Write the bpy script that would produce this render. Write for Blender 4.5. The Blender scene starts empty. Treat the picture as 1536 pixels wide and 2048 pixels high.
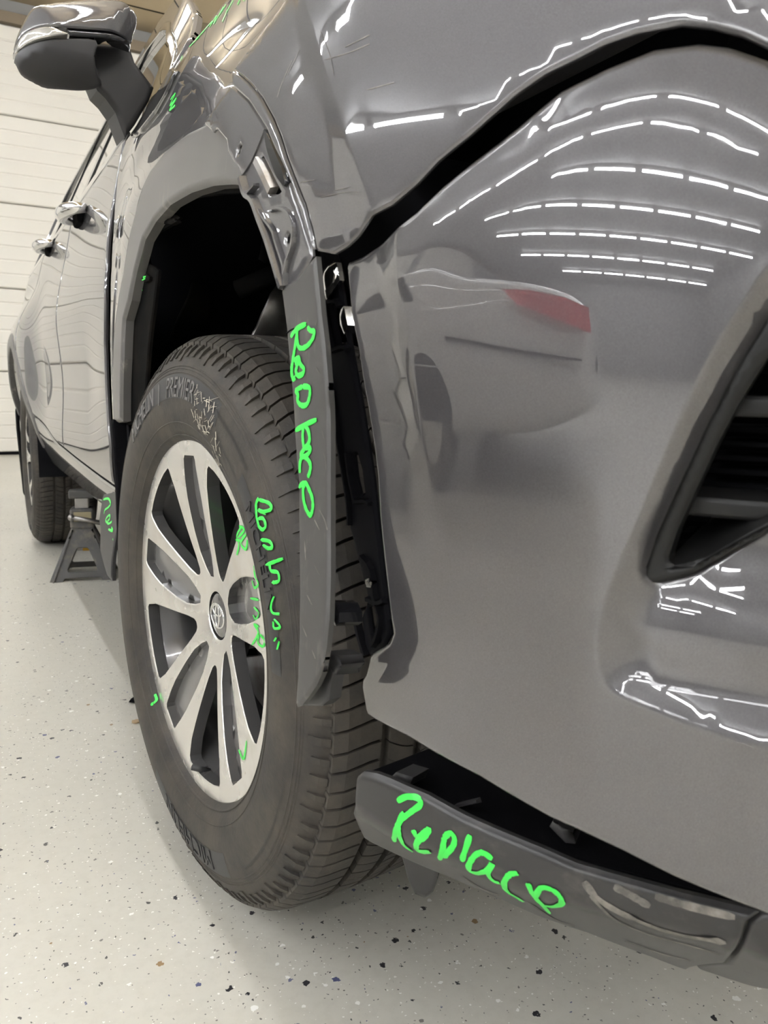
import bpy, bmesh, math, random
import numpy as np
from mathutils import Vector, Matrix
from mathutils.geometry import delaunay_2d_cdt
from mathutils.bvhtree import BVHTree

#CORE  camera model: pixel of the 1536x2048 photograph <-> ray; world: X right across the car, Y towards the car's rear, Z up
FPX, YAW, PITCH, ROLL = 1540.0, .4995, .1533, -.0169
CAM = np.array([-.2573, -1.0078, .7088])
_f = np.array([math.sin(YAW)*math.cos(PITCH), math.cos(YAW)*math.cos(PITCH), -math.sin(PITCH)])
_r = np.array([math.cos(YAW), -math.sin(YAW), 0.]); _d = np.cross(_f, _r)
CR = math.cos(ROLL)*_r + math.sin(ROLL)*_d
CD = -math.sin(ROLL)*_r + math.cos(ROLL)*_d
RM = np.array([CR, CD, _f])
def ray(uv):
    uv = np.atleast_2d(np.asarray(uv, float))
    d = np.c_[(uv[:, 0]-768)/FPX, (uv[:, 1]-1024)/FPX, np.ones(len(uv))] @ RM
    return d/np.linalg.norm(d, axis=1)[:, None]
def proj(P):
    q = (np.atleast_2d(P)-CAM) @ RM.T
    return np.c_[768+FPX*q[:, 0]/q[:, 2], 1024+FPX*q[:, 1]/q[:, 2]]
def onplane(uv, axis, val):
    d = ray(uv); t = (val-CAM[axis])/d[:, axis]
    return CAM+t[:, None]*d
# body surface: plan curve (parameter t; t = y along the side, then round the front corner) and inward depth g(t, z)
_s = np.linspace(0, 1.75, 701)
_phi = np.interp(_s, [0, .08, .16, .3, .45, .6, .8, 1.4, 1.75], np.radians([0, 5, 11, 27, 54, 72, 81, 90, 97]))
_k = np.ones(61)/61
_phi = np.convolve(np.pad(_phi, 30, mode='edge'), _k, 'valid')
_px = np.concatenate([[0], np.cumsum(np.sin(_phi[:-1])*np.diff(_s))])
_py = -.46-np.concatenate([[0], np.cumsum(np.cos(_phi[:-1])*np.diff(_s))])
def plan(t):
    t = np.asarray(t, float); s = np.clip(-.46-t, 0, None)
    x = np.interp(s, _s, _px); y = np.where(t > -.46, t, np.interp(s, _s, _py))
    ph = np.interp(s, _s, _phi)
    return x, y, ph                        # inward normal = (cos ph, sin ph)
def sst(a, b, x):
    u = np.clip((x-a)/(b-a), 0, 1); return u*u*(3-2*u)
def pos(x): return np.maximum(x, 0)
def spl(x, w): return w*np.log1p(np.exp(np.clip(x/w, -40, 40)))
def g_base(t, z):
    "inward depth of the outer skin"
    t = np.asarray(t, float); z = np.asarray(z, float)
    fr = 1-sst(.40, .64, t)                                        # front end
    gf = -(.03+.04*(1-sst(-.45, -.15, t)))*(np.maximum(z, .45)-.6) + (.55*pos(np.minimum(z, .885)-.70)**2+.20*pos(z-.885))*(1-.30*sst(-.4, .0, t)) + 1.5*pos(.47-z)**2 + .06*pos(.62-z)**2
    gf = gf-.27*(np.clip(t, -.82, -.50)+.66)*pos(z-.70)*(1-sst(-.5, -.3, t))
    zs = 1.05+.09*sst(-.3, .2, t)                                  # shoulder line
    gf = gf+spl(z-zs, .015)*.42
    dr = .05*sst(.88, 1.2, z) + .55*spl(.50-z, .03) + .45*spl(z-1.2, .03)           # doors
    dr = dr+.014*np.exp(-((z-.72)/.14)**2)*sst(.6, 1.0, t)*(1-sst(2.0, 2.4, t))
    dr = dr-.055*np.exp(-((t-2.85)/.55)**4)*np.exp(-((z-.82)/.24)**4)
    dr = dr+.12*sst(3.2, 4.1, t)**2
    fl = -.026*np.exp(-(pos(t)/.47)**6)*sst(-.5, -.2, t)*sst(1.10, .98, z)
    return fr*gf+(1-fr)*dr+fl
def surf(a, g=g_base):
    "chart -> 3D"
    a = np.atleast_2d(a); x, y, ph = plan(a[:, 0]); d = g(a[:, 0], a[:, 1])
    return np.c_[x+d*np.cos(ph), y+d*np.sin(ph), a[:, 1]]
_pt = np.concatenate([np.linspace(4.4, -.46, 500), -.46-_s[1:]])
_pxx, _pyy, _pph = plan(_pt)
def unchart(P):
    d2 = (P[:, 0:1]-_pxx)**2+(P[:, 1:2]-_pyy)**2
    i = d2.argmin(1); c, s = np.cos(_pph[i]), np.sin(_pph[i])
    dx, dy = P[:, 0]-_pxx[i], P[:, 1]-_pyy[i]
    along = -dy*c+dx*s
    t = np.where(_pt[i] > -.46+.01, P[:, 1], _pt[i]-along)
    return t, dx*c+dy*s
def S(uv, g=g_base, off=0.):
    "pixels -> chart (t, z): first hit of each pixel ray with the surface"
    d = ray(uv); n = len(d); out = np.zeros((n, 2)); ks = .12*1.03**np.arange(135)
    for j in range(n):
        P = CAM+ks[:, None]*d[j]; t, dep = unchart(P); F = dep-off-g(t, P[:, 2])
        k = np.nonzero((F[:-1] < 0) & (F[1:] >= 0))[0]
        if len(k) == 0: k = [np.argmax(F[:-1])]
        lo, hi = ks[k[0]], ks[k[0]+1]
        for _ in range(3):
            m = np.linspace(lo, hi, 12); P = CAM+m[:, None]*d[j]; t, dep = unchart(P); F = dep-off-g(t, P[:, 2])
            kk = min(max(int(np.argmax(F >= 0)), 1), 11); lo, hi = m[kk-1], m[kk]
        out[j] = t[kk], P[kk, 2]
    return out
#ENDCORE

# ---------------------------------------------------------------- camera, world, lights, exposure
scn = bpy.context.scene; COL = scn.collection
random.seed(7); rng = np.random.default_rng(5)
cd_ = bpy.data.cameras.new('camera'); cam = bpy.data.objects.new('camera', cd_); COL.objects.link(cam)
cd_.sensor_fit = 'VERTICAL'; cd_.sensor_height = 24; cd_.lens = 24*FPX/2048; cd_.clip_start = .02; cd_.clip_end = 100
cam.matrix_world = Matrix(((CR[0], -CD[0], -_f[0], CAM[0]), (CR[1], -CD[1], -_f[1], CAM[1]), (CR[2], -CD[2], -_f[2], CAM[2]), (0, 0, 0, 1)))
cd_.dof.use_dof = True; cd_.dof.focus_distance = 1.0; cd_.dof.aperture_fstop = 9.0
scn.camera = cam
scn.cycles.max_bounces = 7; scn.cycles.diffuse_bounces = 3; scn.cycles.glossy_bounces = 4; scn.cycles.adaptive_threshold = .02
w = bpy.data.worlds.new('world'); scn.world = w; w.use_nodes = True
w.node_tree.nodes['Background'].inputs[0].default_value = (.9, .95, 1, 1); w.node_tree.nodes['Background'].inputs[1].default_value = .05
scn.view_settings.view_transform = 'Standard'; scn.view_settings.look = 'None'
scn.view_settings.gamma = 1; scn.view_settings.use_curve_mapping = False
scn.view_settings.exposure = 1.12
TUBE_STRENGTH = 34.0
CEIL = 4.5

# ---------------------------------------------------------------- materials
MATS = {}
def mat(name, col, rough=.5, metal=0., coat=0., coat_rough=.03, emit=0., spec=.5, build=None, trans=0.):
    if name in MATS: return MATS[name]
    m = bpy.data.materials.new(name); m.use_nodes = True; nt = m.node_tree; b = nt.nodes['Principled BSDF']
    b.inputs['Base Color'].default_value = (*col, 1); b.inputs['Roughness'].default_value = rough
    b.inputs['Metallic'].default_value = metal; b.inputs['Coat Weight'].default_value = coat
    b.inputs['Coat Roughness'].default_value = coat_rough; b.inputs['Specular IOR Level'].default_value = spec
    b.inputs['Transmission Weight'].default_value = trans
    if spec < .2: b.inputs['IOR'].default_value = 1.06; b.inputs['Specular IOR Level'].default_value = .5
    if emit: b.inputs['Emission Color'].default_value = (*col, 1); b.inputs['Emission Strength'].default_value = emit
    if build: build(nt, b)
    MATS[name] = m; return m
def N(nt, kind, **kw):
    n = nt.nodes.new(kind)
    for k, v in kw.items():
        if k in n.inputs: n.inputs[k].default_value = v
        else: setattr(n, k, v)
    return n
def ramp(nt, fac, stops, interp='LINEAR'):
    r = nt.nodes.new('ShaderNodeValToRGB'); r.color_ramp.interpolation = interp
    el = r.color_ramp.elements
    while len(el) < len(stops): el.new(.5)
    for e, (p, c) in zip(el, stops): e.position = p; e.color = (*c, 1) if len(c) == 3 else c
    nt.links.new(fac, r.inputs[0]); return r.outputs[0]
def mixc(nt, fac, a, b, blend='MIX'):
    m = nt.nodes.new('ShaderNodeMix'); m.data_type = 'RGBA'; m.blend_type = blend
    for i, v in ((0, fac), (6, a), (7, b)):
        if hasattr(v, 'links') or hasattr(v, 'is_output'): nt.links.new(v, m.inputs[i])
        else: m.inputs[i].default_value = v if i == 0 else (*v, 1)
    return m.outputs[2]
def coords(nt, scale=(1, 1, 1), rot=(0, 0, 0)):
    tc = N(nt, 'ShaderNodeNewGeometry'); mp = N(nt, 'ShaderNodeMapping')
    mp.inputs['Scale'].default_value = scale; mp.inputs['Rotation'].default_value = rot
    nt.links.new(tc.outputs['Position'], mp.inputs['Vector']); return mp.outputs[0]
def noise(nt, vec, scale, detail=4, rough=.6):
    n = N(nt, 'ShaderNodeTexNoise', Scale=scale, Detail=detail, Roughness=rough); nt.links.new(vec, n.inputs['Vector']); return n.outputs['Fac']
def bump(nt, b, h, strength=.2, dist=.002):
    n = N(nt, 'ShaderNodeBump', Strength=strength, Distance=dist); nt.links.new(h, n.inputs['Height']); nt.links.new(n.outputs[0], b.inputs['Normal'])
def scuffed(c0, c1, scale, rot, lo=.55, hi=.75, r0=None, r1=None):
    def f(nt, b):
        v = coords(nt, scale, rot); n = noise(nt, v, 1.0, 6, .65); n2 = noise(nt, coords(nt), 9, 3)
        mm = N(nt, 'ShaderNodeMath', operation='MULTIPLY'); nt.links.new(n, mm.inputs[0]); nt.links.new(n2, mm.inputs[1])
        fac = ramp(nt, mm.outputs[0], [(lo*.5, (0, 0, 0)), (hi*.5, (1, 1, 1))])
        nt.links.new(mixc(nt, fac, c0, c1), b.inputs['Base Color'])
        if r0 is not None:
            rr = ramp(nt, fac, [(0, (r0,)*3), (1, (r1,)*3)]); nt.links.new(rr, b.inputs['Roughness'])
    return f
def paint_nodes(nt, b):
    n = noise(nt, coords(nt), 2500, 1); n2 = noise(nt, coords(nt, (30, 30, 160), (.6, 0, .3)), 1.0, 6, .7)
    c = mixc(nt, ramp(nt, n, [(.35, (0, 0, 0)), (.7, (1, 1, 1))]), (.040, .038, .042), (.078, .075, .080))
    nt.links.new(c, b.inputs['Base Color']); b.inputs['Coat IOR'].default_value = 2.05
    nt.links.new(ramp(nt, n2, [(.56, (.008,)*3), (.8, (.06,)*3)]), b.inputs['Coat Roughness'])
PAINT = mat('paint', (.15, .14, .14), .5, .4, 1., .02, build=paint_nodes)
MOULD = mat('moulding_plastic', (.12, .115, .115), .42, .1, build=scuffed((.13, .125, .12), (.33, .31, .28), (60, 60, 14), (.5, 0, 0), .6, .95, .36, .6))
STRIPM = mat('scuffed_moulding', (.07, .07, .07), .5, build=scuffed((.062, .06, .058), (.24, .22, .19), (60, 60, 14), (.5, 0, 0), .6, 1.0, .42, .6))
VAL = mat('valance_plastic', (.1, .1, .1), .4, build=scuffed((.034, .033, .033), (.14, .125, .11), (7, 26, 30), (.5, .3, .5), .62, 1.05, .33, .5))
BLK = mat('black_plastic', (.007, .007, .008), .7, spec=.06)
BLKG = mat('black_gloss', (.012, .012, .014), .12, 0, .6)
BLKS = mat('black_satin', (.010, .010, .012), .25, 0, 0, spec=.19)
LINER = mat('liner_plastic', (.028, .027, .026), .6, spec=.12, build=scuffed((.006, .006, .006), (.018, .015, .012), (7, 7, 7), (0, 0, 0), .5, .9))
DGREY = mat('dark_grey_plastic', (.035, .034, .035), .42, spec=.35)
def rubber_nodes(nt, b):
    n = noise(nt, coords(nt), 14, 6, .7); n2 = noise(nt, coords(nt), 160, 3)
    c = mixc(nt, ramp(nt, n, [(.38, (0, 0, 0)), (.75, (1, 1, 1))]), (.04, .037, .034), (.085, .073, .058))
    nt.links.new(c, b.inputs['Base Color']); bump(nt, b, n2, .25, .0015)
RUB = mat('tyre_rubber', (.045, .043, .04), .6, spec=.3, build=rubber_nodes)
RUBL = mat('tyre_letter', (.15, .145, .14), .5)
RUBD = mat('tyre_band', (.03, .03, .031), .5)
def alu_nodes(nt, b):
    n = noise(nt, coords(nt), 7, 4, .6)
    c = mixc(nt, ramp(nt, n, [(.52, (0, 0, 0)), (.85, (.8, .8, .8))]), (.80, .78, .74), (.6, .53, .42))
    nt.links.new(c, b.inputs['Base Color']); nt.links.new(ramp(nt, n, [(.45, (.26,)*3), (.8, (.55,)*3)]), b.inputs['Roughness'])
ALU = mat('machined_alloy', (.8, .78, .74), .27, .75, build=alu_nodes)
ALUD = mat('dark_alloy', (.15, .147, .147), .22, .5, .8, .05)
INTK = mat('intake_black', (.012, .012, .012), .42, spec=.3)
CHAN = mat('channel_grey', (.20, .195, .19), .25, .3, .7, .06)
CHROME = mat('chrome', (.82, .82, .82), .07, 1.)
STEEL = mat('bare_steel', (.34, .33, .32), .35, .9, build=scuffed((.36, .35, .34), (.2, .16, .12), (20, 20, 20), (0, 0, 0), .5, .9))
GREEN = mat('green_marker', (.05, .80, .09), .35)
def glass_nodes(nt, b):
    out = nt.nodes['Material Output']; tr = N(nt, 'ShaderNodeBsdfTransparent'); gl = N(nt, 'ShaderNodeBsdfGlossy', Roughness=.01)
    tr.inputs[0].default_value = (.62, .68, .64, 1)
    fr = N(nt, 'ShaderNodeFresnel', IOR=1.5); mx = N(nt, 'ShaderNodeMixShader')
    nt.links.new(fr.outputs[0], mx.inputs[0]); nt.links.new(tr.outputs[0], mx.inputs[1]); nt.links.new(gl.outputs[0], mx.inputs[2]); nt.links.new(mx.outputs[0], out.inputs[0])
GLASS = mat('car_glass', (.6, .65, .62), .02, build=glass_nodes)
TINT = mat('tinted_glass', (.015, .017, .017), .03, 0, 1., .01)
TRIMW = mat('interior_trim', (.55, .54, .52), .7)
RED = mat('red_lens', (.75, .01, .03), .1, 0, 1.)
SILV = mat('silver_paint', (.82, .82, .80), .35, .0, 1., .03)

# ---------------------------------------------------------------- mesh helpers
def link(o, parent=None):
    COL.objects.link(o)
    if parent is not None: o.parent = parent
    return o
def meshobj(name, verts, faces, m, parent=None, smooth=False, mats=None, midx=None):
    me = bpy.data.meshes.new(name); me.from_pydata([tuple(map(float, v)) for v in verts], [], [tuple(map(int, f)) for f in faces])
    for mm in (mats or [m]): me.materials.append(mm)
    if midx is not None: me.polygons.foreach_set('material_index', np.asarray(midx, np.int32))
    me.polygons.foreach_set('use_smooth', [smooth]*len(me.polygons)); me.update()
    return link(bpy.data.objects.new(name, me), parent)
def tag(o, label, cat=None, group=None, kind=None):
    if label: o['label'] = label
    if cat: o['category'] = cat
    if group: o['group'] = group
    if kind: o['kind'] = kind
    return o
def empty(name, loc=(0, 0, 0)):
    o = bpy.data.objects.new(name, None); o.location = loc; o.empty_display_size = .1; return link(o)
class MB:
    def __init__(s): s.v = []; s.f = []
    def add(s, v, f):
        k = len(s.v); s.v += [tuple(map(float, p)) for p in v]; s.f += [tuple(int(i)+k for i in q) for q in f]; return s
    def box(s, lo, hi, M=None, bev=0.):
        (x0, y0, z0), (x1, y1, z1) = lo, hi
        if bev:
            bm = bmesh.new(); bmesh.ops.create_cube(bm, size=1)
            for v in bm.verts: v.co = Vector(((x0+x1)/2+v.co.x*(x1-x0), (y0+y1)/2+v.co.y*(y1-y0), (z0+z1)/2+v.co.z*(z1-z0)))
            bmesh.ops.bevel(bm, geom=bm.edges[:], offset=bev, segments=2, affect='EDGES', profile=.5)
            bm.verts.index_update(); v = [q.co[:] for q in bm.verts]; f = [[a.index for a in q.verts] for q in bm.faces]; bm.free()
        else:
            v = [(x0, y0, z0), (x1, y0, z0), (x1, y1, z0), (x0, y1, z0), (x0, y0, z1), (x1, y0, z1), (x1, y1, z1), (x0, y1, z1)]
            f = [(0, 3, 2, 1), (4, 5, 6, 7), (0, 1, 5, 4), (1, 2, 6, 5), (2, 3, 7, 6), (3, 0, 4, 7)]
        if M is not None: v = [tuple(M @ Vector(p)) for p in v]
        return s.add(v, f)
    def tube(s, pts, r, n=10, caps=True):
        pts = [Vector(p) for p in pts]; k = len(pts); rr = r if hasattr(r, '__len__') else [r]*k; v = []; f = []
        up = Vector((0, 0, 1)); prev = None
        for i, p in enumerate(pts):
            d = (pts[min(i+1, k-1)]-pts[max(i-1, 0)]).normalized()
            if prev is None: prev = d.orthogonal().normalized()
            a = (prev-d*prev.dot(d)).normalized(); b = d.cross(a); prev = a
            for j in range(n): c = 2*math.pi*j/n; v.append(p+(a*math.cos(c)+b*math.sin(c))*rr[i])
        for i in range(k-1):
            for j in range(n): f.append((i*n+j, i*n+(j+1) % n, (i+1)*n+(j+1) % n, (i+1)*n+j))
        if caps: f.append(tuple(range(n))[::-1]); f.append(tuple((k-1)*n+j for j in range(n)))
        return s.add(v, f)
    def lathe(s, prof, n, M, closed=False, a0=0., a1=2*math.pi):
        "prof (out, r): axis = local y"
        full = abs(a1-a0-2*math.pi) < 1e-6; k = len(prof); v = []; f = []; m = n if full else n+1
        for j in range(m):
            c = a0+(a1-a0)*j/n
            for o, r in prof: v.append(M @ Vector((r*math.sin(c), o, r*math.cos(c))))
        for j in range(n):
            q = (j+1) % m
            for i in range(k if closed else k-1): i2 = (i+1) % k; f.append((j*k+i, j*k+i2, q*k+i2, q*k+i))
        return s.add(v, f)
    def build(s, name, m, parent=None, smooth=False, angle=None):
        o = meshobj(name, s.v, s.f, m, parent, smooth or angle is not None)
        if angle is not None: o.data.set_sharp_from_angle(angle=math.radians(angle))
        return o
def resample(poly, step, closed=True):
    poly = np.asarray(poly, float); out = []; n = len(poly)
    for i in range(n if closed else n-1):
        a, b = poly[i], poly[(i+1) % n]; k = max(1, int(math.ceil(np.linalg.norm(b-a)/step)))
        out += [a+(b-a)*j/k for j in range(k)]
    if not closed: out.append(poly[-1])
    return np.array(out)
def smoothline(pts, step=None, closed=False, sub=4):
    "Catmull-Rom"
    p = np.asarray(pts, float); n = len(p); out = []
    rngi = range(n if closed else n-1)
    for i in rngi:
        a, b, c, d = (p[(i+k) % n] if closed else p[min(max(i+k, 0), n-1)] for k in (-1, 0, 1, 2))
        for j in range(sub):
            t = j/sub; out.append(.5*(2*b+(c-a)*t+(2*a-5*b+4*c-d)*t*t+(3*b-a-3*c+d)*t**3))
    if not closed: out.append(p[-1])
    return np.array(out)
def polydist(q, poly, closed=True):
    a = poly if closed else poly[:-1]; b = np.roll(poly, -1, 0) if closed else poly[1:]
    out = np.full(len(q), 1e9); ab = b-a; L = (ab**2).sum(1)+1e-18
    for i in range(0, len(q), 2000):
        d = q[i:i+2000, None, :]-a[None]; t = np.clip((d*ab).sum(2)/L, 0, 1)
        out[i:i+2000] = np.sqrt((((d-t[..., None]*ab))**2).sum(2).min(1))
    return out
def inside(q, poly):
    x, y = q[:, 0], q[:, 1]; r = np.zeros(len(q), bool); n = len(poly); j = n-1
    for i in range(n):
        xi, yi = poly[i]; xj, yj = poly[j]
        if yi != yj:
            r ^= ((yi > y) != (yj > y)) & (x < (xj-xi)*(y-yi)/(yj-yi)+xi)
        j = i
    return r
def sdist(q, poly): return polydist(q, poly)*np.where(inside(q, poly), 1, -1)
def sheet(name, outline, P, m, parent, step=.02, thick=.003, edge_r=0., holes=(), depth=None, outdir=(-1, -.3, .1), rim_mat=None, ostep=None, lines=()):
    "solid curved sheet over a 2D outline; P maps chart -> 3D, depth pushes inward, edge_r rolls the edge"
    ostep = ostep or min(step, .012)
    outline = resample(outline, ostep); holes = [resample(h, ostep) for h in holes]
    loops = [outline]+holes
    allp = [outline]+holes
    mn, mx = outline.min(0), outline.max(0)
    gx, gy = np.meshgrid(np.arange(mn[0]+step/2, mx[0], step), np.arange(mn[1]+step/2, mx[1], step))
    gx[1::2] += step*.5
    gp = np.c_[gx.ravel(), gy.ravel()]
    extra = []
    for lp in loops:
        if edge_r:
            nx = np.roll(lp, -1, 0)-np.roll(lp, 1, 0); nl = np.linalg.norm(nx, axis=1)+1e-12; nn = np.c_[-nx[:, 1], nx[:, 0]]/nl[:, None]
            for k in (.3, .65, 1.1):
                for sg in (1, -1):
                    c = lp+nn*sg*edge_r*k; dd = np.min([polydist(c, l) for l in loops], axis=0)
                    c = c[(dd > edge_r*k*.9)]; extra.append(c)
    if len(gp):
        dd = np.min([polydist(gp, l) for l in loops], axis=0); gp = gp[dd > max(.4*step, edge_r*1.3 if edge_r else 0)*1.0]
    for ln_ in lines:
        lp = resample(ln_, .005, False); nx = np.gradient(lp, axis=0); nn = np.c_[-nx[:, 1], nx[:, 0]]/(np.linalg.norm(nx, axis=1)[:, None]+1e-12)
        if len(gp): gp = gp[polydist(gp, lp, False) > .004]
        for k in (-.003, -.0012, .0012, .003): extra.append(lp+nn*k)
    q = np.vstack([gp]+extra) if extra else gp
    ok = inside(q, outline) if len(q) else np.zeros(0, bool)
    for h in holes: ok &= ~inside(q, h)
    q = q[ok]
    pts = []; edges = []
    for lp in loops:
        k = len(pts); n = len(lp); pts += [tuple(p) for p in lp]; edges += [(k+i, k+(i+1) % n) for i in range(n)]
    nb = len(pts); pts += [tuple(p) for p in q]
    vo, eo, fo, *_ = delaunay_2d_cdt([Vector(p) for p in pts], edges, [], 0, 1e-7)
    V = np.array([(v.x, v.y) for v in vo]); F = np.array([f for f in fo if len(f) == 3])
    c = V[F].mean(1); ok = inside(c, outline)
    for h in holes: ok &= ~inside(c, h)
    F = F[ok]
    def Q(a):
        e = 1e-4; p0 = P(a); n = np.cross(P(a+[e, 0])-p0, P(a+[0, e])-p0); n /= np.linalg.norm(n, axis=1)[:, None]+1e-15
        sg = np.where((n @ np.asarray(outdir, float)) < 0, -1, 1); n = n*sg[:, None]
        D = np.zeros(len(a))
        if depth is not None: D = D+depth(a)
        if edge_r:
            d = sdist(a, outline)
            for h in holes: d = np.minimum(d, -sdist(a, h))
            u = np.clip(edge_r-d, 0, edge_r*.97); D = D+edge_r-np.sqrt(np.maximum(edge_r**2-u**2, 0))
        return p0-n*D[:, None], n
    e = min(.0012, .3*step); P0, n0 = Q(V); Pa, _ = Q(V+[e, 0]); Pb, _ = Q(V+[0, e]); Pa2, _ = Q(V-[e, 0]); Pb2, _ = Q(V-[0, e])
    nr = np.cross(Pa-Pa2, Pb-Pb2); nr /= np.linalg.norm(nr, axis=1)[:, None]+1e-15
    nr *= np.where((nr*n0).sum(1) < 0, -1, 1)[:, None]
    # orient faces outward
    fn = np.cross(P0[F[:, 1]]-P0[F[:, 0]], P0[F[:, 2]]-P0[F[:, 0]]); fl = (fn*n0[F[:, 0]]).sum(1) < 0
    F[fl] = F[fl][:, ::-1]
    nv = len(V); Bk = P0-n0*thick
    ed = {}
    for a, b, c2 in F:
        for u, v in ((a, b), (b, c2), (c2, a)): ed[(u, v)] = 1
    rim = [(u, v) for (u, v) in ed if (v, u) not in ed]
    verts = np.vstack([P0, Bk]); faces = [tuple(f) for f in F]+[tuple(f[::-1]+nv) for f in F]+[(v, u, u+nv, v+nv) for u, v in rim]
    nf = len(F); midx = [0]*nf+[1 if rim_mat else 0]*(nf+len(rim))
    o = meshobj(name, verts, faces, m, parent, True, [m]+([rim_mat] if rim_mat else []), midx)
    me = o.data; ln = np.zeros((len(me.loops), 3)); vi = np.empty(len(me.loops), np.int32); me.loops.foreach_get('vertex_index', vi)
    ln[:3*nf] = nr[vi[:3*nf]]; ln[3*nf:6*nf] = -n0[vi[3*nf:6*nf]-nv]
    if rim:
        R = np.array(rim); rv = np.cross(P0[R[:, 1]]-P0[R[:, 0]], n0[R[:, 0]]); rv /= np.linalg.norm(rv, axis=1)[:, None]+1e-12
        ln[6*nf:] = np.repeat(rv, 4, 0)
    me.normals_split_custom_set(ln.tolist()); me.update()
    return o

# ---------------------------------------------------------------- the place
def floor_nodes(nt, b):
    v = coords(nt); big = noise(nt, v, 1.3, 4); fine = noise(nt, v, 60, 4, .7)
    base = mixc(nt, ramp(nt, big, [(.35, (0, 0, 0)), (.7, (1, 1, 1))]), (.60, .585, .52), (.66, .64, .57))
    base = mixc(nt, ramp(nt, fine, [(.45, (0, 0, 0)), (.8, (.3,)*3)]), base, (.46, .44, .38))
    dn = N(nt, 'ShaderNodeTexNoise', Scale=220, Detail=2); nt.links.new(v, dn.inputs['Vector'])
    va = N(nt, 'ShaderNodeVectorMath', operation='MULTIPLY_ADD'); va.inputs[1].default_value = (.006,)*3
    nt.links.new(dn.outputs['Color'], va.inputs[0]); nt.links.new(v, va.inputs[2])
    for sc, thr, keep, stops in ((60, .17, .42, [(0, (.03, .03, .035)), (.34, (.09, .085, .08)), (.48, (.10, .11, .22)), (.60, (.9, .9, .86)), (.95, (.3, .2, .1))]),
                                 (92, .19, .6, [(0, (.06, .06, .055)), (.22, (.2, .19, .17)), (.42, (.92, .91, .87)), (.9, (.16, .17, .26))]),
                                 (140, .17, .5, [(0, (.12, .12, .11)), (.3, (.3, .29, .26)), (.5, (.9, .89, .84))])):
        vo = N(nt, 'ShaderNodeTexVoronoi', Scale=sc); vo.voronoi_dimensions = '3D'; nt.links.new(va.outputs[0], vo.inputs['Vector'])
        sp = N(nt, 'ShaderNodeSeparateColor'); nt.links.new(vo.outputs['Color'], sp.inputs[0])
        th = N(nt, 'ShaderNodeMath', operation='MULTIPLY'); th.inputs[1].default_value = thr*2; nt.links.new(sp.outputs[2], th.inputs[0])
        lt = N(nt, 'ShaderNodeMath', operation='LESS_THAN'); nt.links.new(vo.outputs['Distance'], lt.inputs[0]); nt.links.new(th.outputs[0], lt.inputs[1])
        kp = N(nt, 'ShaderNodeMath', operation='LESS_THAN'); kp.inputs[1].default_value = keep; nt.links.new(sp.outputs[0], kp.inputs[0])
        ml = N(nt, 'ShaderNodeMath', operation='MULTIPLY'); nt.links.new(lt.outputs[0], ml.inputs[0]); nt.links.new(kp.outputs[0], ml.inputs[1])
        base = mixc(nt, ml.outputs[0], base, ramp(nt, sp.outputs[1], stops, 'CONSTANT'))
    nt.links.new(base, b.inputs['Base Color'])
FLOORM = mat('epoxy_floor', (.52, .5, .45), .28, build=floor_nodes)
def wallnoise(c0, c1, sc=2.):
    def f(nt, b): nt.links.new(mixc(nt, noise(nt, coords(nt), sc, 4), c0, c1), b.inputs['Base Color'])
    return f
WALLM = mat('wall_paint', (.6, .6, .57), .6, build=wallnoise((.36, .36, .35), (.44, .44, .42)))
CEILM = mat('ceiling_board', (.4, .32, .2), .7, build=wallnoise((.55, .44, .28), (.64, .52, .35)))
DOORM = mat('overhead_door_paint', (.85, .82, .73), .4, build=wallnoise((.84, .81, .73), (.9, .87, .80), .8))
TUBE = mat('tube_light', (.97, .98, 1.0), .5, emit=TUBE_STRENGTH)
WHITE = mat('white_enamel', (.8, .8, .78), .4)
X0, X1, Y0, Y1 = -22.5, 5.0, -7.5, 8.0
def struct(name, lo, hi, m): return tag(MB().box(lo, hi).build(name, m), None, kind='structure')
struct('floor', (X0-.2, Y0-.2, -.2), (X1+.2, Y1+.2, 0), FLOORM)
struct('wall_back', (X0, Y1+.12, 0), (X1, Y1+.3, CEIL), WALLM)
struct('wall_front', (X0, Y0-.2, 0), (X1, Y0, CEIL), WALLM)
struct('wall_left', (X0-.2, Y0, 0), (X0, Y1+.12, CEIL), WALLM)
struct('wall_right', (X1, Y0, 0), (X1+.2, Y1+.12, CEIL), WALLM)
struct('ceiling', (X0-.2, Y0-.2, CEIL), (-1.7, Y1+.3, CEIL+.15), mat('white_ceiling', (.6, .6, .6), .7, build=wallnoise((.52, .52, .53), (.6, .6, .6))))
struct('ceiling_boards', (-1.7, Y0-.2, CEIL), (X1+.2, Y1+.3, CEIL+.15), CEILM)
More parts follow.
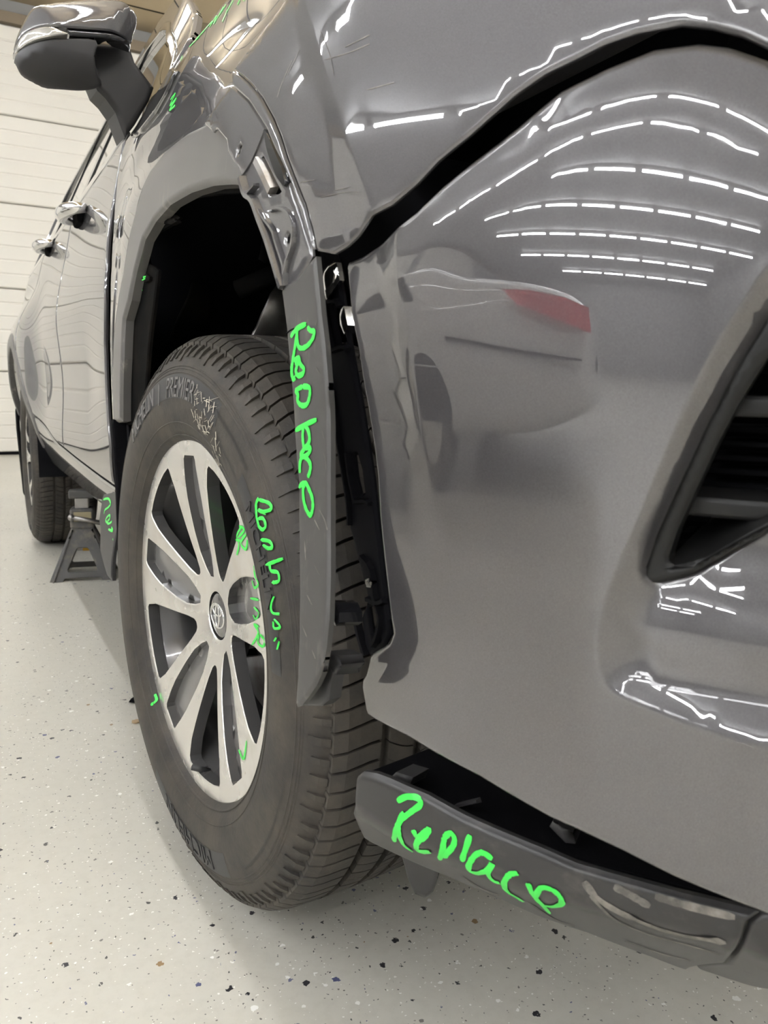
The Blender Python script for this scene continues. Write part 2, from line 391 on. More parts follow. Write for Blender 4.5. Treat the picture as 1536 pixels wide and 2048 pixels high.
# wooden ceiling boards seams near the door, header beam, overhead doors built of sectional panels
for k in range(9): struct('trim_%d' % (k+1), (-1.7, 1.6+k*.75, CEIL-.006), (X1, 1.615+k*.75, CEIL), BLK)
struct('trim_10', (X0, Y1-.02, 4.24), (X1, Y1+.12, 4.34), mat('header_wood', (.25, .2, .14), .6))
def overhead_door(name, xa, xb):
    bk = tag(MB().box((xa, Y1+.06, 0), (xb, Y1+.12, 4.24)).build(name, DOORM), None, kind='structure')
    nP = 5; hgt = 4.20/nP; me = None
    for k in range(nP):
        z0 = .03+k*hgt; z1 = z0+hgt-.012; prof = [(Y1+.06, z0), (Y1+.012, z0), (Y1, z0+.01)]
        nr = 6
        for j in range(1, nr):
            zz = z0+(z1-z0)*j/nr; prof += [(Y1, zz-.012), (Y1+.008, zz-.006), (Y1+.008, zz+.004), (Y1, zz+.01)]
        prof += [(Y1, z1-.01), (Y1+.012, z1), (Y1+.06, z1)]
        n = len(prof); v = [(xa, a, b) for a, b in prof]+[(xb, a, b) for a, b in prof]
        f = [(i, i+1, n+i+1, n+i) for i in range(n-1)]+[tuple(range(n))[::-1], tuple(range(n, 2*n))]
        meshobj('door_panel', v, f, DOORM, bk)
    MB().box((xa, Y1+.0, 0), (xb, Y1+.05, .03)).build('bottom_seal', BLK, bk)
    return bk
overhead_door('door_1', -2.2, 4.2)
overhead_door('door_2', -8.6, -3.0)
overhead_door('door_3', -15.6, -9.4)
# ceiling tube lights
proto = None
ROWS = ((-.35, 6, 'first'), (-3.9, 6, 'second'), (-5.9, 6, 'third'), (-8.4, 1.6, 'fourth'), (-10.7, 5, 'fifth'), (-13.4, 5.4, 'sixth'), (-16.4, 5, 'seventh'), (-19.5, 3, 'eighth'), (2.9, 6, ''))
for xr, ymax, nth in ROWS:
    for j in range(9):
        yy = ymax-.7-j*1.42
        if yy < Y0+.8 or (abs(yy+4.6) < .8 and -6.2 < xr < 4): continue
        if proto is None:
            proto = empty('ceiling_light', (xr, yy, CEIL))
            MB().box((-.055, -.64, -.07), (.055, .64, 0), bev=.012).build('housing', WHITE, proto)
            MB().tube([(0, -.6, -.10), (0, .6, -.10)], .022, 10).build('tube', TUBE, proto)
            for yq in (-.615, .615): MB().box((-.03, yq-.015, -.13), (.03, yq+.015, -.07)).build('lamp_holder', WHITE, proto)
            o = proto
        else:
            o = proto.copy(); COL.objects.link(o); o.location = (xr, yy, CEIL)
            for ch in proto.children: c = ch.copy(); COL.objects.link(c); c.parent = o
        tag(o, 'white tube light in the %s ceiling row out from the damaged side of the suv' % nth if nth else 'white tube light in the ceiling row along the undamaged side of the suv', 'ceiling light', 'tube lights of the %s row' % (nth or 'far side'))

for k in range(7):
    o = proto.copy(); COL.objects.link(o); o.location = (-5.2+k*1.42, -4.6, CEIL); o.rotation_euler = (0, 0, math.pi/2)
    for ch in proto.children: c = ch.copy(); COL.objects.link(c); c.parent = o
    tag(o, 'white tube light in the row that runs across the front of the hall', 'ceiling light', 'cross row of tube lights')
# ---------------------------------------------------------------- the car
car = empty('suv', (.96, 1.4, 0))
tag(car, 'dark grey sport utility vehicle with damaged front bumper and green marker writing', 'car')
CARLOC = Vector((.96, 1.4, 0))
def kids_fix():
    for o in car.children: o.matrix_parent_inverse = Matrix.Translation(-CARLOC)
def B(a, g=g_base, off=0.):
    return surf(a, lambda t, z: g(t, z)+off)
def bp(name, uv, m=PAINT, g=g_base, off=0., raw=False, **kw):
    "body panel from a pixel outline (or chart outline when raw)"
    ol = np.asarray(uv, float) if raw else S(uv, g, off)
    return sheet(name, ol, lambda a: B(a, g, off), m, car, **kw)
# --- key lines (photo pixels)
L_BRIGHT = [(463, 136), (478, 149), (495, 164), (518, 193), (542, 238), (556, 272), (569, 315), (586, 360), (606, 409), (619, 457), (627, 498)]
L_INNER = [(463, 171), (478, 185), (495, 201), (515, 233), (530, 257), (546, 296), (563, 330), (579, 366), (589, 397), (601, 432), (610, 465), (621, 497)]
L_GAPTOP = [(627, 500), (661, 507), (685, 492), (710, 469), (740, 430), (783, 408), (831, 366), (874, 320), (941, 265), (985, 226), (1026, 189), (1087, 146), (1148, 116), (1209, 85), (1270, 64), (1362, 46), (1423, 52), (1483, 67), (1536, 91), (1600, 125)]
L_GAPLOW = [(672, 523), (700, 511), (735, 487), (764, 463), (819, 420), (874, 366), (941, 311), (985, 277), (1026, 244), (1112, 171), (1209, 122), (1301, 85), (1392, 72), (1453, 79), (1536, 106), (1600, 140)]
L_BUMPLEFT = [(673, 537), (685, 589), (695, 652), (705, 701), (714, 763), (726, 832), (734, 880), (746, 958), (753, 1026), (763, 1104), (771, 1172), (779, 1241), (783, 1264), (776, 1284), (760, 1297), (738, 1310), (729, 1347), (722, 1358), (721, 1372), (726, 1403), (731, 1431)]
L_BUMPBOT = [(747, 1442), (814, 1477), (860, 1505), (959, 1558), (1098, 1639), (1154, 1664), (1237, 1703), (1349, 1759), (1516, 1826), (1600, 1858)]
L_FCREASE = [(606, -10), (622, 40), (640, 100), (668, 190), (694, 275), (712, 320), (728, 375), (746, 432)]
L_BCREASE = [(784, 480), (794, 560), (812, 640), (826, 740), (840, 850), (852, 925), (862, 985)]
L_RECESS = [(1515, 560), (1442, 672), (1393, 765), (1334, 897), (1286, 1014), (1242, 1112), (1207, 1200), (1190, 1273), (1190, 1322), (1202, 1361), (1227, 1390), (1295, 1419), (1393, 1458), (1476, 1483), (1536, 1497)]
L_HOLE = [(1536, 631), (1459, 750), (1396, 866), (1334, 997), (1293, 1087), (1272, 1150), (1272, 1166), (1287, 1175), (1310, 1172), (1371, 1156), (1450, 1114), (1536, 1069)]

# --- front fender: skin pushed outward by the crash
def g_fend(t, z): return g_base(t, z)-.028*sst(-.62, -.28, t)*sst(-.05, -.2, t)
fcr = S(L_FCREASE, g_fend)
def facet(poly, k):
    zz = poly[::-1, 1]; tt = poly[::-1, 0]
    o = np.argsort(zz); zz = zz[o]; tt = tt[o]
    def f(a):
        tc = np.interp(a[:, 1], zz, tt); d = spl(a[:, 0]-tc, .0006)
        return k*d
    return f
top = S([(1600, 125)], g_fend)[0]
ol = np.vstack([S([(562, 0), (520, 57), (473, 120)]+L_BRIGHT, g_fend), S(L_GAPTOP, g_fend), [(-.93, .86), (-.98, .93), (-.9, 1.03), (-.7, 1.10), (-.45, 1.13), (-.33, 1.14)], ])
fender_front = sheet('front_fender', ol, lambda a: B(a, g_fend), PAINT, car, step=.012, thick=.002, edge_r=.002, depth=facet(fcr, .10), ostep=.006, lines=[fcr])
tag(fender_front, 'scratched and buckled front fender skin')
bead = S(L_BRIGHT, g_fend, .004), S(L_INNER, g_fend, .004)
sheet('fender_bead', np.vstack([bead[0], bead[1][::-1]]), lambda a: B(a, g_fend, .004), PAINT, car, step=.006, thick=.003, edge_r=.003, ostep=.005)
FLEFT = [(461, 171), (430, 213), (409, 243), (407, 248), (423, 264), (427, 259), (432, 258), (452, 282), (454, 304), (485, 355), (489, 357), (492, 379), (499, 396), (510, 407), (527, 449), (539, 480), (550, 532), (560, 574)]
slot = [(473, 306), (475, 294), (480, 288), (482, 293), (479, 304), (476, 309)]
slot2 = [(571, 472), (574, 467), (580, 470), (580, 482), (576, 491), (570, 485)]
clip1 = [(512, 318), (523, 311), (536, 336), (548, 362), (560, 384), (552, 388), (540, 388), (530, 362)]
flange = sheet('wheel_arch_flange', S(FLEFT+[(590, 574), (622, 512)]+L_INNER[::-1], g_fend, .008), lambda a: B(a, g_fend, .008), PAINT, car, step=.010, thick=.002, edge_r=.0025, ostep=.005,
      holes=[S(h, g_fend, .008) for h in (slot, slot2, clip1)])
tag(flange, 'bare fender flange with clip slots where the moulding is missing')
# ribs and brackets on the flange, traced and raised as thin solid strips
def strip3(name, uv, wid, g, off, rise, m, parent, closed=False):
    "raised rib following a pixel line on a body surface"
    c = smoothline(S(uv, g, off), sub=3); d = np.gradient(c, axis=0); n = np.c_[-d[:, 1], d[:, 0]]; n /= np.linalg.norm(n, axis=1)[:, None]+1e-12
    ww = np.asarray(wid if hasattr(wid, '__len__') else [wid]*2, float); ww = np.interp(np.linspace(0, 1, len(c)), np.linspace(0, 1, len(ww)), ww)[:, None]
    L0 = B(c+n*ww/2, g, off+.001); L1 = B(c+n*ww*.25, g, off-rise); R1 = B(c-n*ww*.25, g, off-rise); R0 = B(c-n*ww/2, g, off+.001)
    k = len(c); v = np.vstack([L0, L1, R1, R0]); f = []
    for i in range(k-1):
        for r in range(3): f.append((r*k+i, r*k+i+1, (r+1)*k+i+1, (r+1)*k+i))
        f.append((3*k+i, 3*k+i+1, i+1, i))
    f += [(0, k, 2*k, 3*k), (k-1, 4*k-1, 3*k-1, 2*k-1)]
    return meshobj(name, v, f, m, parent, False)
strip3('flange_rib', [(489, 357), (493, 374), (500, 392), (513, 403), (527, 440), (542, 480), (558, 530), (569, 568), (572, 576)], .007, g_fend, .008, .006, PAINT, flange)
strip3('flange_rib', [(512, 402), (528, 430), (550, 460), (556, 480), (570, 522), (573, 540), (573, 572)], .004, g_fend, .008, .004, PAINT, flange)
strip3('flange_rib', [(543, 421), (560, 417), (578, 424), (588, 440), (592, 465), (588, 495), (580, 520), (574, 545)], .004, g_fend, .008, .004, PAINT, flange)
strip3('flange_rib', [(500, 390), (510, 380), (518, 370)], .004, g_fend, .008, .005, PAINT, flange)
strip3('flange_rib', [(485, 353), (505, 322), (530, 262)], .002, g_fend, .008, .0015, PAINT, flange)
bp('clip_back', [(505, 305), (535, 300), (572, 392), (535, 398)], BLK, g_fend, .03, step=.02, thick=.002).parent = flange
strip3('clip_bar', [(521, 322), (536, 352), (551, 384)], .011, g_fend, .012, .006, STEEL, flange)
strip3('clip_guide', [(536, 262), (548, 300), (566, 345), (578, 372)], [.003, .016, .018, .004], g_fend, .009, .004, BLKG, flange)
# --- hanging moulding strip with the upper writing
ST_L = [(560, 574), (566, 615), (571, 656), (575, 700), (580, 753), (587, 861), (591, 919), (597, 969), (596, 1030), (597, 1114), (598, 1192), (597, 1276), (594, 1354), (590, 1416)]
ST_R = [(600, 1411), (615, 1391), (628, 1372), (640, 1345), (648, 1296), (654, 1237), (656, 1159), (656, 1055), (656, 958), (656, 899), (656, 851), (652, 773), (646, 695), (638, 628), (627, 512), (590, 560)]
def g_strip(t, z): return g_base(t, z)-.012-.03*sst(.8, .45, z)-.012*sst(.62, .45, z)
arch_strip = bp('arch_moulding_front', ST_L+ST_R, STRIPM, g_strip, 0, step=.012, thick=.004, edge_r=.003, ostep=.006)
tag(arch_strip, 'loose grey arch moulding strip hanging in front of the tyre')
strip3('crack', [(572, 668), (580, 661), (588, 657)], .0016, g_strip, 0, .0006, BLK, arch_strip)
bp('strip_backing', [(628, 1375), (640, 1345), (652, 1330), (662, 1345), (655, 1400), (640, 1413), (604, 1412)], DGREY, g_strip, .012, step=.02, thick=.01, edge_r=.002).parent = arch_strip
sheet('clip', S([(655, 1200), (664, 1205), (673, 1225), (673, 1245), (665, 1252), (656, 1235)], g_strip, .012), lambda a: B(a, g_strip, .012), BLKG, arch_strip, step=.01, thick=.02, edge_r=.003)
sheet('clip', S([(650, 1302), (672, 1312), (678, 1330), (665, 1352), (645, 1348)], g_strip, .014), lambda a: B(a, g_strip, .014), DGREY, arch_strip, step=.01, thick=.02, edge_r=.003)
# --- bumper cover
bcr = S(L_BCREASE); rec = S(L_RECESS)
recp = np.vstack([rec, [(-.92, .545), (-1.0, .60), (-1.0, .80), (-.84, .82)]])
fb = facet(bcr, .15); gl = S(L_GAPLOW)
def rec_d(q, L): return L*(np.minimum(q, .018)*1.4+.30*pos(q-.018))+(1-L)*(.50*q+.3*q*q)
def bump_depth(a):
    zf = sst(bcr[-1, 1]-.06, bcr[-1, 1]+.04, a[:, 1])
    d = pos(sdist(a, recp)); lip = spl(d-.0008, .0005)
    e = polydist(a, gl, False); roll = .004*np.exp(-(e/.020)**2)
    return fb(a)*zf+rec_d(lip, sst(.575, .64, a[:, 1]))+roll
holeL = S(L_HOLE); hole = np.vstack([holeL, [(-.90, .655), (-.94, .70), (-.90, .745)]])
ol = np.vstack([gl, [(-1.0, .86), (-1.35, .80), (-1.45, .62), (-1.40, .47), (-1.1, .45)], S(L_BUMPBOT)[::-1], S(L_BUMPLEFT)[::-1]])
bumper = sheet('bumper_cover', ol, lambda a: B(a), PAINT, car, step=.011, thick=.003, edge_r=.0045, holes=[hole], depth=bump_depth, ostep=.006, lines=[bcr, rec])
tag(bumper, 'grey front bumper cover pulled away from the fender')
# intake behind the opening: frame, slats, ribs
rs = lambda p, s: p.mean(0)+(p-p.mean(0))*s
hm = lambda a: B(a, g_base, .012)
frame_in = np.array([(p[0]*.0+q[0], q[1]) for p, q in zip(hole, rs(hole, .80))])
fr_ = sheet('intake_frame', rs(hole, 1.06), lambda a: B(a, g_base, .016)+0*a[:, :1], INTK, car, step=.015, thick=.012, edge_r=.004, holes=[frame_in], ostep=.008)
bp('intake_wall', rs(hole, 1.08), BLK, g_base, .11, raw=True, step=.03, thick=.004).parent = fr_
hz0, hz1 = hole[:, 1].min(), hole[:, 1].max()
hmn = lambda z, s: np.interp(z, holeL[:7, 1][::-1], holeL[:7, 0][::-1])
for zz, hh, mm in ((.705, .010, INTK), (.652, .010, INTK)):
    t0 = hmn(zz, 0)+.0
    sheet('intake_slat', [(t0, zz-hh/2), (t0, zz+hh/2), (-.93, zz+hh/2), (-.93, zz-hh/2)], lambda a: B(a, g_base, .030), mm, fr_, step=.02, thick=.035, edge_r=.002)
for k in range(16):
    zz = .622+.0078*k
    if abs(zz-.705) < .008 or abs(zz-.652) < .008: continue
    t0 = hmn(zz, 0)
    sheet('intake_rib', [(t0, zz-.0014), (t0, zz+.0014), (-.92, zz+.0014), (-.92, zz-.0014)], lambda a: B(a, g_base, .066), BLK, fr_, step=.03, thick=.02)
# lower inner ledge of the intake (slopes up and inward)
led = S([(1300, 1150), (1345, 1118), (1420, 1080), (1536, 1020), (1536, 1060), (1450, 1104), (1371, 1146)])
lv = np.vstack([B(led[[0, 6, 5, 4]], g_base, .016), B(led[[1, 2, 2, 3]]+[0, .012], g_base, .085)])
meshobj('intake_ledge', lv, [(0, 1, 5, 4), (1, 2, 6, 5), (2, 3, 7, 6)], INTK, fr_, True)
# --- bumper side flange (mounting ledge, inset behind the arch edge of the cover)
BF_L = [(640, 545), (646, 590), (650, 640), (655, 700), (664, 770), (676, 862), (688, 920), (694, 969), (700, 1030), (698, 1055), (706, 1085), (715, 1120), (727, 1168), (735, 1195), (722, 1235), (728, 1290), (736, 1312)]
BF_R = [(745, 1306), (764, 1296), (778, 1270), (776, 1240), (768, 1172), (760, 1104), (750, 1026), (743, 958), (731, 880), (711, 763), (692, 652), (682, 589), (671, 535), (664, 520), (652, 528)]
def g_fl(t, z): return g_base(t, z)+.016
c1 = [(664, 612), (672, 607), (684, 640), (690, 682), (676, 690), (668, 655)]
c2 = [(705, 912), (713, 908), (722, 940), (728, 985), (718, 990), (710, 955)]
c3 = [(735, 1215), (742, 1214), (755, 1232), (758, 1280), (747, 1288), (740, 1250)]
bfl = sheet('bumper_side_flange', S(BF_L+BF_R, g_fl), lambda a: B(a, g_fl), BLKS, car, step=.012, thick=.002, edge_r=.003, ostep=.006, holes=[S(c, g_fl) for c in (c1, c2, c3)])
tag(bfl, 'glossy black mounting flange along the bumper edge')
sheet('flange_tip', S([(641, 548), (655, 528), (668, 524), (674, 560), (647, 600)], g_fl, -.006), lambda a: B(a, g_fl, -.006), CHROME, bfl, step=.01, thick=.004, edge_r=.003)
for pts, wd in (([(650, 608), (655, 640), (662, 672), (668, 700)], .006), ([(662, 606), (676, 603), (683, 614)], .004), ([(668, 702), (690, 694), (700, 700)], .005),
                ([(698, 905), (704, 950), (712, 990), (716, 1002)], .005), ([(714, 1004), (735, 1002), (744, 1008)], .005), ([(655, 745), (668, 800), (684, 900), (700, 1000), (703, 1050)], .004),
                ([(712, 1210), (720, 1260), (734, 1310)], .008), ([(726, 1115), (745, 1140), (752, 1190), (758, 1208)], .008), ([(738, 1198), (760, 1205), (772, 1200)], .006),
                ([(757, 1212), (764, 1240), (757, 1275), (748, 1290)], .006)):
    strip3('flange_rib', pts, wd, g_fl, 0, .004, BLKS, bfl)
sheet('clip_lug', S([(676, 622), (684, 612), (692, 650), (685, 668), (678, 650)], g_fl, -.004), lambda a: B(a, g_fl, -.004), CHROME, bfl, step=.01, thick=.01, edge_r=.002)
sheet('push_pin', S([(727, 1160), (735, 1157), (741, 1166), (738, 1176), (730, 1175)], g_fl, -.006), lambda a: B(a, g_fl, -.006), BLKG, bfl, step=.005, thick=.006, edge_r=.002)
# --- lower valance, broken away below the cover
def g_val(t, z): return g_base(t, .47)+.085*sst(-.42, -.80, t)-.010+1.1*pos(.375-z)**1.2*sst(-.3, -.6, t)+.35*pos(.36-z)
VT = [(708, 1556), (720, 1546), (745, 1550), (772, 1560), (850, 1594), (930, 1638), (1000, 1669), (1080, 1702), (1150, 1733), (1250, 1762), (1350, 1790), (1440, 1812), (1500, 1826)]
VB = [(1460, 1966), (1378, 1944), (1300, 1915), (1180, 1870), (1080, 1836), (980, 1792), (900, 1758), (800, 1716), (745, 1690), (722, 1675), (710, 1650), (705, 1610)]
CRK = [(1520, 1832), (1494, 1850), (1484, 1880), (1478, 1896), (1466, 1916), (1452, 1930), (1415, 1933), (1385, 1938)]
val = bp('lower_valance', VT+CRK+[(1378, 1944)]+VB[2:], VAL, g_val, 0, step=.012, thick=.004, edge_r=.006, ostep=.007)
tag(val, 'scuffed lower bumper valance hanging loose with large green writing')
val2 = sheet('valance_front', np.vstack([S([(1524, 1834), (1498, 1852), (1488, 1882), (1470, 1919), (1455, 1934), (1415, 1937), (1388, 1943), (1460, 1966), (1540, 1990)], g_val), [(-1.3, .30), (-1.5, .33), (-1.5, .43), (-.95, .425)]]), lambda a: B(a, g_val, .004), VAL, car, step=.015, thick=.004, edge_r=.005, ostep=.008)
for pts in ([(775, 1560), (790, 1545), (824, 1556), (815, 1574)], [(1098, 1655), (1104, 1645), (1145, 1668), (1150, 1690), (1130, 1688)]):
    sheet('mounting_tab', S(pts, g_val, .02), lambda a: B(a, g_val, .02), DGREY, val, step=.01, thick=.02, edge_r=.002)
bp('air_deflector', [(798, 1700), (880, 1740), (868, 1790), (852, 1803), (832, 1795), (815, 1760)], DGREY, g_val, .05, step=.02, thick=.004, edge_r=.003)
# dark inner structure behind the gaps
bp('inner_bumper_shell', [(-.46, .43), (-.45, .80), (-.5, .84), (-.62, .90), (-.8, .94), (-1.4, .92), (-1.4, .43)], BLK, lambda t, z: g_base(t, .6), .13, raw=True, step=.04, thick=.01)
ut = np.linspace(-.47, -1.35, 18); oe = surf(np.c_[ut, np.full(18, .392)], lambda t, z: g_val(t, .40)+.014); ie = oe.copy(); ie[:, 0] = np.maximum(oe[:, 0]+.25, .62); ie[:, 1] += .12
uv_ = np.vstack([oe, ie, oe-[0, 0, .008], ie-[0, 0, .008]]); meshobj('undertray', uv_, [(i, i+1, 18+i+1, 18+i) for i in range(17)]+[(36+i, 54+i, 54+i+1, 36+i+1) for i in range(17)]+[(36+i, 36+i+1, i+1, i) for i in range(17)], BLK, car)
bp('bumper_bracket', [(640, 500), (665, 506), (672, 524), (655, 535), (642, 548)], BLK, g_base, .02, step=.01, thick=.004)
strip3('wire', [(862, 1640), (905, 1615), (960, 1600)], .004, lambda t, z: g_base(t, .6), .06, .004, DGREY, val)
# --- rear half of the arch moulding, rear fender, liner
AO = [(408, 246), (375, 262), (333, 296), (304, 333), (287, 367), (271, 417), (258, 467), (246, 542), (233, 617), (227, 680), (225, 746), (227, 849)]
AI = [(240, 843), (240, 776), (242, 717), (245, 640), (256, 600), (267, 542), (283, 479), (304, 442), (333, 408), (375, 383), (417, 369), (458, 366), (505, 372)]
def g_arch(t, z): return g_base(t, z)-.006
ao = S(AO, g_arch); ai = S(AI, g_arch)
arch_c = np.array([0.03, .47])
mould = sheet('arch_moulding_rear', np.vstack([ao, ai, [(-.30, .93), (-.22, .985)]]), lambda a: B(a, g_arch), MOULD, car, step=.014, thick=.012, edge_r=.007, ostep=.008)
fr_out = [(253, 278), (243, 309), (235, 356), (229, 415), (226, 473), (223, 532), (221, 600), (220, 688), (222, 776), (225, 846)]
FT = [(452, 0), (410, 55), (372, 100), (345, 140), (320, 180), (300, 215), (270, 256)]
ao2 = S(AO, g_base)
cen = np.array([.05, .55]); ins = cen+(ao2-cen)*.975
frr = sheet('rear_fender', np.vstack([[(-.16, 1.165)], S(FT, g_base), S(fr_out, g_base), ins[::-1], [(-.20, 1.0), (-.37, 1.0), (-.37, 1.12)]]), lambda a: B(a, g_base), PAINT, car, step=.014, thick=.002, edge_r=.004, ostep=.008)
# --- inner wheel house
def arcsheet(name, r, y0, x0, x1, a0, a1, cy, cz, m, parent=car, n=24, th=.004):
    v = []; f = []
    for j in range(n+1):
        c = a0+(a1-a0)*j/n
        for xx, rr in ((x0, r), (x1, r), (x1, r+th), (x0, r+th)): v.append((xx, cy+rr*math.sin(c), cz+rr*math.cos(c)))
    for j in range(n):
        for i in range(4): k = (i+1) % 4; f.append((4*j+i, 4*j+k, 4*j+4+k, 4*j+4+i))
    f += [(0, 1, 2, 3), tuple(4*n+i for i in (3, 2, 1, 0))]
    return meshobj(name, v, f, m, parent, True)
house = MB().box((.36, -.50, .36), (.40, .62, 1.06)).build('wheel_house_wall', BLK, car)
arcsheet('wheel_house_top', .52, 0, .015, .37, math.radians(-80), math.radians(62), -.02, .49, BLK)
MB().box((.02, .42, .30), (.36, .47, .80)).build('firewall_panel', BLK, car)
# liner lip following the arch moulding, with the torn notch
LO = [(241, 850), (241, 776), (243, 717), (246, 640), (257, 600), (268, 542), (284, 479), (305, 442), (334, 408), (376, 383), (418, 371), (458, 368), (500, 374)]
LI = [(500, 384), (440, 386), (375, 396), (345, 410), (339, 421), (357, 434), (344, 446), (309, 467), (297, 490), (291, 508), (294, 525), (314, 540), (311, 571), (306, 614), (299, 665), (292, 751), (288, 850)]
def g_lin(t, z): return g_base(t, z)+.012
lin = sheet('wheel_arch_liner', np.vstack([S(LO, g_lin), S(LI, g_lin)]), lambda a: B(a, g_lin), LINER, car, step=.016, thick=.004, edge_r=.003, ostep=.008)
tag(lin, 'torn black wheel arch liner edge')
sheet('push_pin', S([(283, 553), (290, 547), (297, 553), (296, 560), (288, 564), (282, 560)], g_lin, -.006), lambda a: B(a, g_lin, -.006), LINER, lin, step=.005, thick=.006, edge_r=.002)
sheet('clip_tongue', S([(322, 438), (345, 436), (352, 442), (340, 448), (322, 447)], g_lin, -.004), lambda a: B(a, g_lin, -.004), LINER, lin, step=.01, thick=.006, edge_r=.002)
bp('mud_guard', [(.425, .655), (.385, .655), (.392, .36), (.43, .36)], BLK, lambda t, z: g_base(t, np.maximum(z, .55)), -.012, raw=True, step=.02, thick=.02, edge_r=.004)
# inner plastic shield, brake duct and lit inner panel seen past the tyre
def ysheet(name, uv, y, m, bulge=.03, parent=car, step=.02, th=.004, er=.003, tilt=0.):
    ol = onplane(uv, 1, y)[:, [0, 2]]; c = ol.mean(0); sz = np.abs(ol-c).max()
    P = lambda a: np.c_[a[:, 0], y-bulge*(1-np.clip(((a-c)**2).sum(1)/sz**2, 0, 1))+tilt*(a[:, 0]-c[0]), a[:, 1]]
    return sheet(name, ol, P, m, parent, step=step, thick=th, edge_r=er, outdir=(0, -1, 0))
ysheet('inner_shield', [(418, 423), (405, 436), (395, 451), (382, 492), (376, 530), (370, 571), (359, 604), (342, 642), (326, 690), (299, 746), (305, 790), (400, 790), (410, 700), (404, 640), (410, 570), (418, 500), (432, 454), (424, 446)], .36, LINER, .05)
ysheet('inner_panel', [(500, 690), (515, 630), (530, 590), (548, 566), (600, 540), (640, 560), (640, 700)], .22, STEEL, .03)
MB().tube([(.12, .16, .86), (.2, .1, .9), (.3, .0, .93)], .014, 10).build('brake_hose', LINER, car, True)
ysheet('strut_bracket', [(520, 480), (545, 465), (560, 500), (530, 530), (515, 520)], .05, LINER, .01)
# --- doors, quarter, sill (chart outlines in metres)
gapS = S([(247, 278), (236, 309), (226, 356), (219, 415), (215, 473), (212, 532), (209, 600), (208, 688), (211, 776), (215, 846), (219, 893), (223, 955)])
gapS[:, 0] = np.clip(gapS[:, 0], .585, .70)
lz = lambda t: np.interp(t, [.6, .9, 1.26, 1.76, 2.31, 2.6], [.505, .507, .515, .53, .592, .63])
belt = lambda t: 1.212+.018*(t-.7)
fd_t = np.linspace(.66, 1.52, 10); rd_t = np.linspace(1.535, 2.36, 10)
fd = np.vstack([gapS[::-1], [(t, belt(t)) for t in fd_t[1:]], [(t, lz(t)+.004) for t in fd_t[::-1]]])
front_door = bp('front_door', fd, PAINT, raw=True, step=.03, thick=.004, edge_r=.005)
ra = [(2.85+.5*math.cos(a), .43+.5*math.sin(a)) for a in np.radians(np.linspace(0, 180, 25))]
raF = [p for p in ra if p[0] < 2.62 and p[1] > .6][::-1]
rd = [(1.535, lz(1.535)+.004)]+[(t, belt(t)) for t in rd_t]+[(2.50, 1.23), (2.56, 1.05)]+[p for p in [(2.545, .85), (2.46, .72), (2.37, .605)]]+[(t, lz(t)+.004) for t in rd_t[::-1][1:-1]]
rear_door = bp('rear_door', rd, PAINT, raw=True, step=.035, thick=.004, edge_r=.005)
qp = [(2.575, 1.05), (2.515, 1.238)]+[(t, belt(t)) for t in np.linspace(2.55, 4.05, 9)]+[(4.12, 1.0), (4.14, .75), (4.1, .42), (3.38, .40), (3.35, .50)]+[p for p in ra if p[1] > .5 and p[0] < 3.34]+[(2.37, .58), (2.48, .71), (2.56, .85)]
quarter = bp('rear_quarter_panel', qp, PAINT, raw=True, step=.035, thick=.004, edge_r=.005)
bp('rear_arch_moulding', [(2.85+.515*math.cos(a), .43+.515*math.sin(a)) for a in np.radians(np.linspace(-4, 176, 26))]+[(2.85+.45*math.cos(a), .43+.45*math.sin(a)) for a in np.radians(np.linspace(176, -4, 26))], MOULD, off=-.004, raw=True, step=.03, thick=.02, edge_r=.008)
arcsheet('rear_wheel_house', .47, 0, .0, .34, math.radians(-100), math.radians(100), 2.85, .43, BLK)
MB().box((.33, 2.3, .15), (.36, 3.4, .92)).build('rear_wheel_house_wall', BLK, car)
bp('rear_mud_guard', [(3.20, .16), (3.26, .56), (3.36, .60), (3.40, .16)], BLK, lambda t, z: 0*t-.022+.05*pos(.5-z), raw=True, step=.05, thick=.01, edge_r=.003)
sill = bp('sill_panel', [(.66, lz(.66)-.004)]+[(t, lz(t)-.004) for t in np.linspace(.7, 2.34, 14)]+[(2.36, .52), (2.42, .40), (1.9, .40), (1.3, .40), (.66, .41)], PAINT, raw=True, step=.03, thick=.004, edge_r=.006)
# loose end of the sill trim behind the wheel
fo = onplane([(199, 989), (212, 985), (234, 982), (238, 1060), (244, 1160), (235, 1150), (228, 1130), (218, 1100), (212, 1060), (205, 1040)], 0, .0)[:, [1, 2]]
trim_end = sheet('sill_trim_end', fo, lambda a: np.c_[np.full(len(a), .0)+.02*np.sin(a[:, 1]*14), a[:, 0], a[:, 1]], DGREY, car, step=.015, thick=.006, edge_r=.003, outdir=(-1, 0, 0))
tag(trim_end, 'loose dark sill trim end with green writing')
floor_pan = MB().box((.12, .5, .36), (1.80, 3.9, .46)).build('floor_pan', BLK, car)
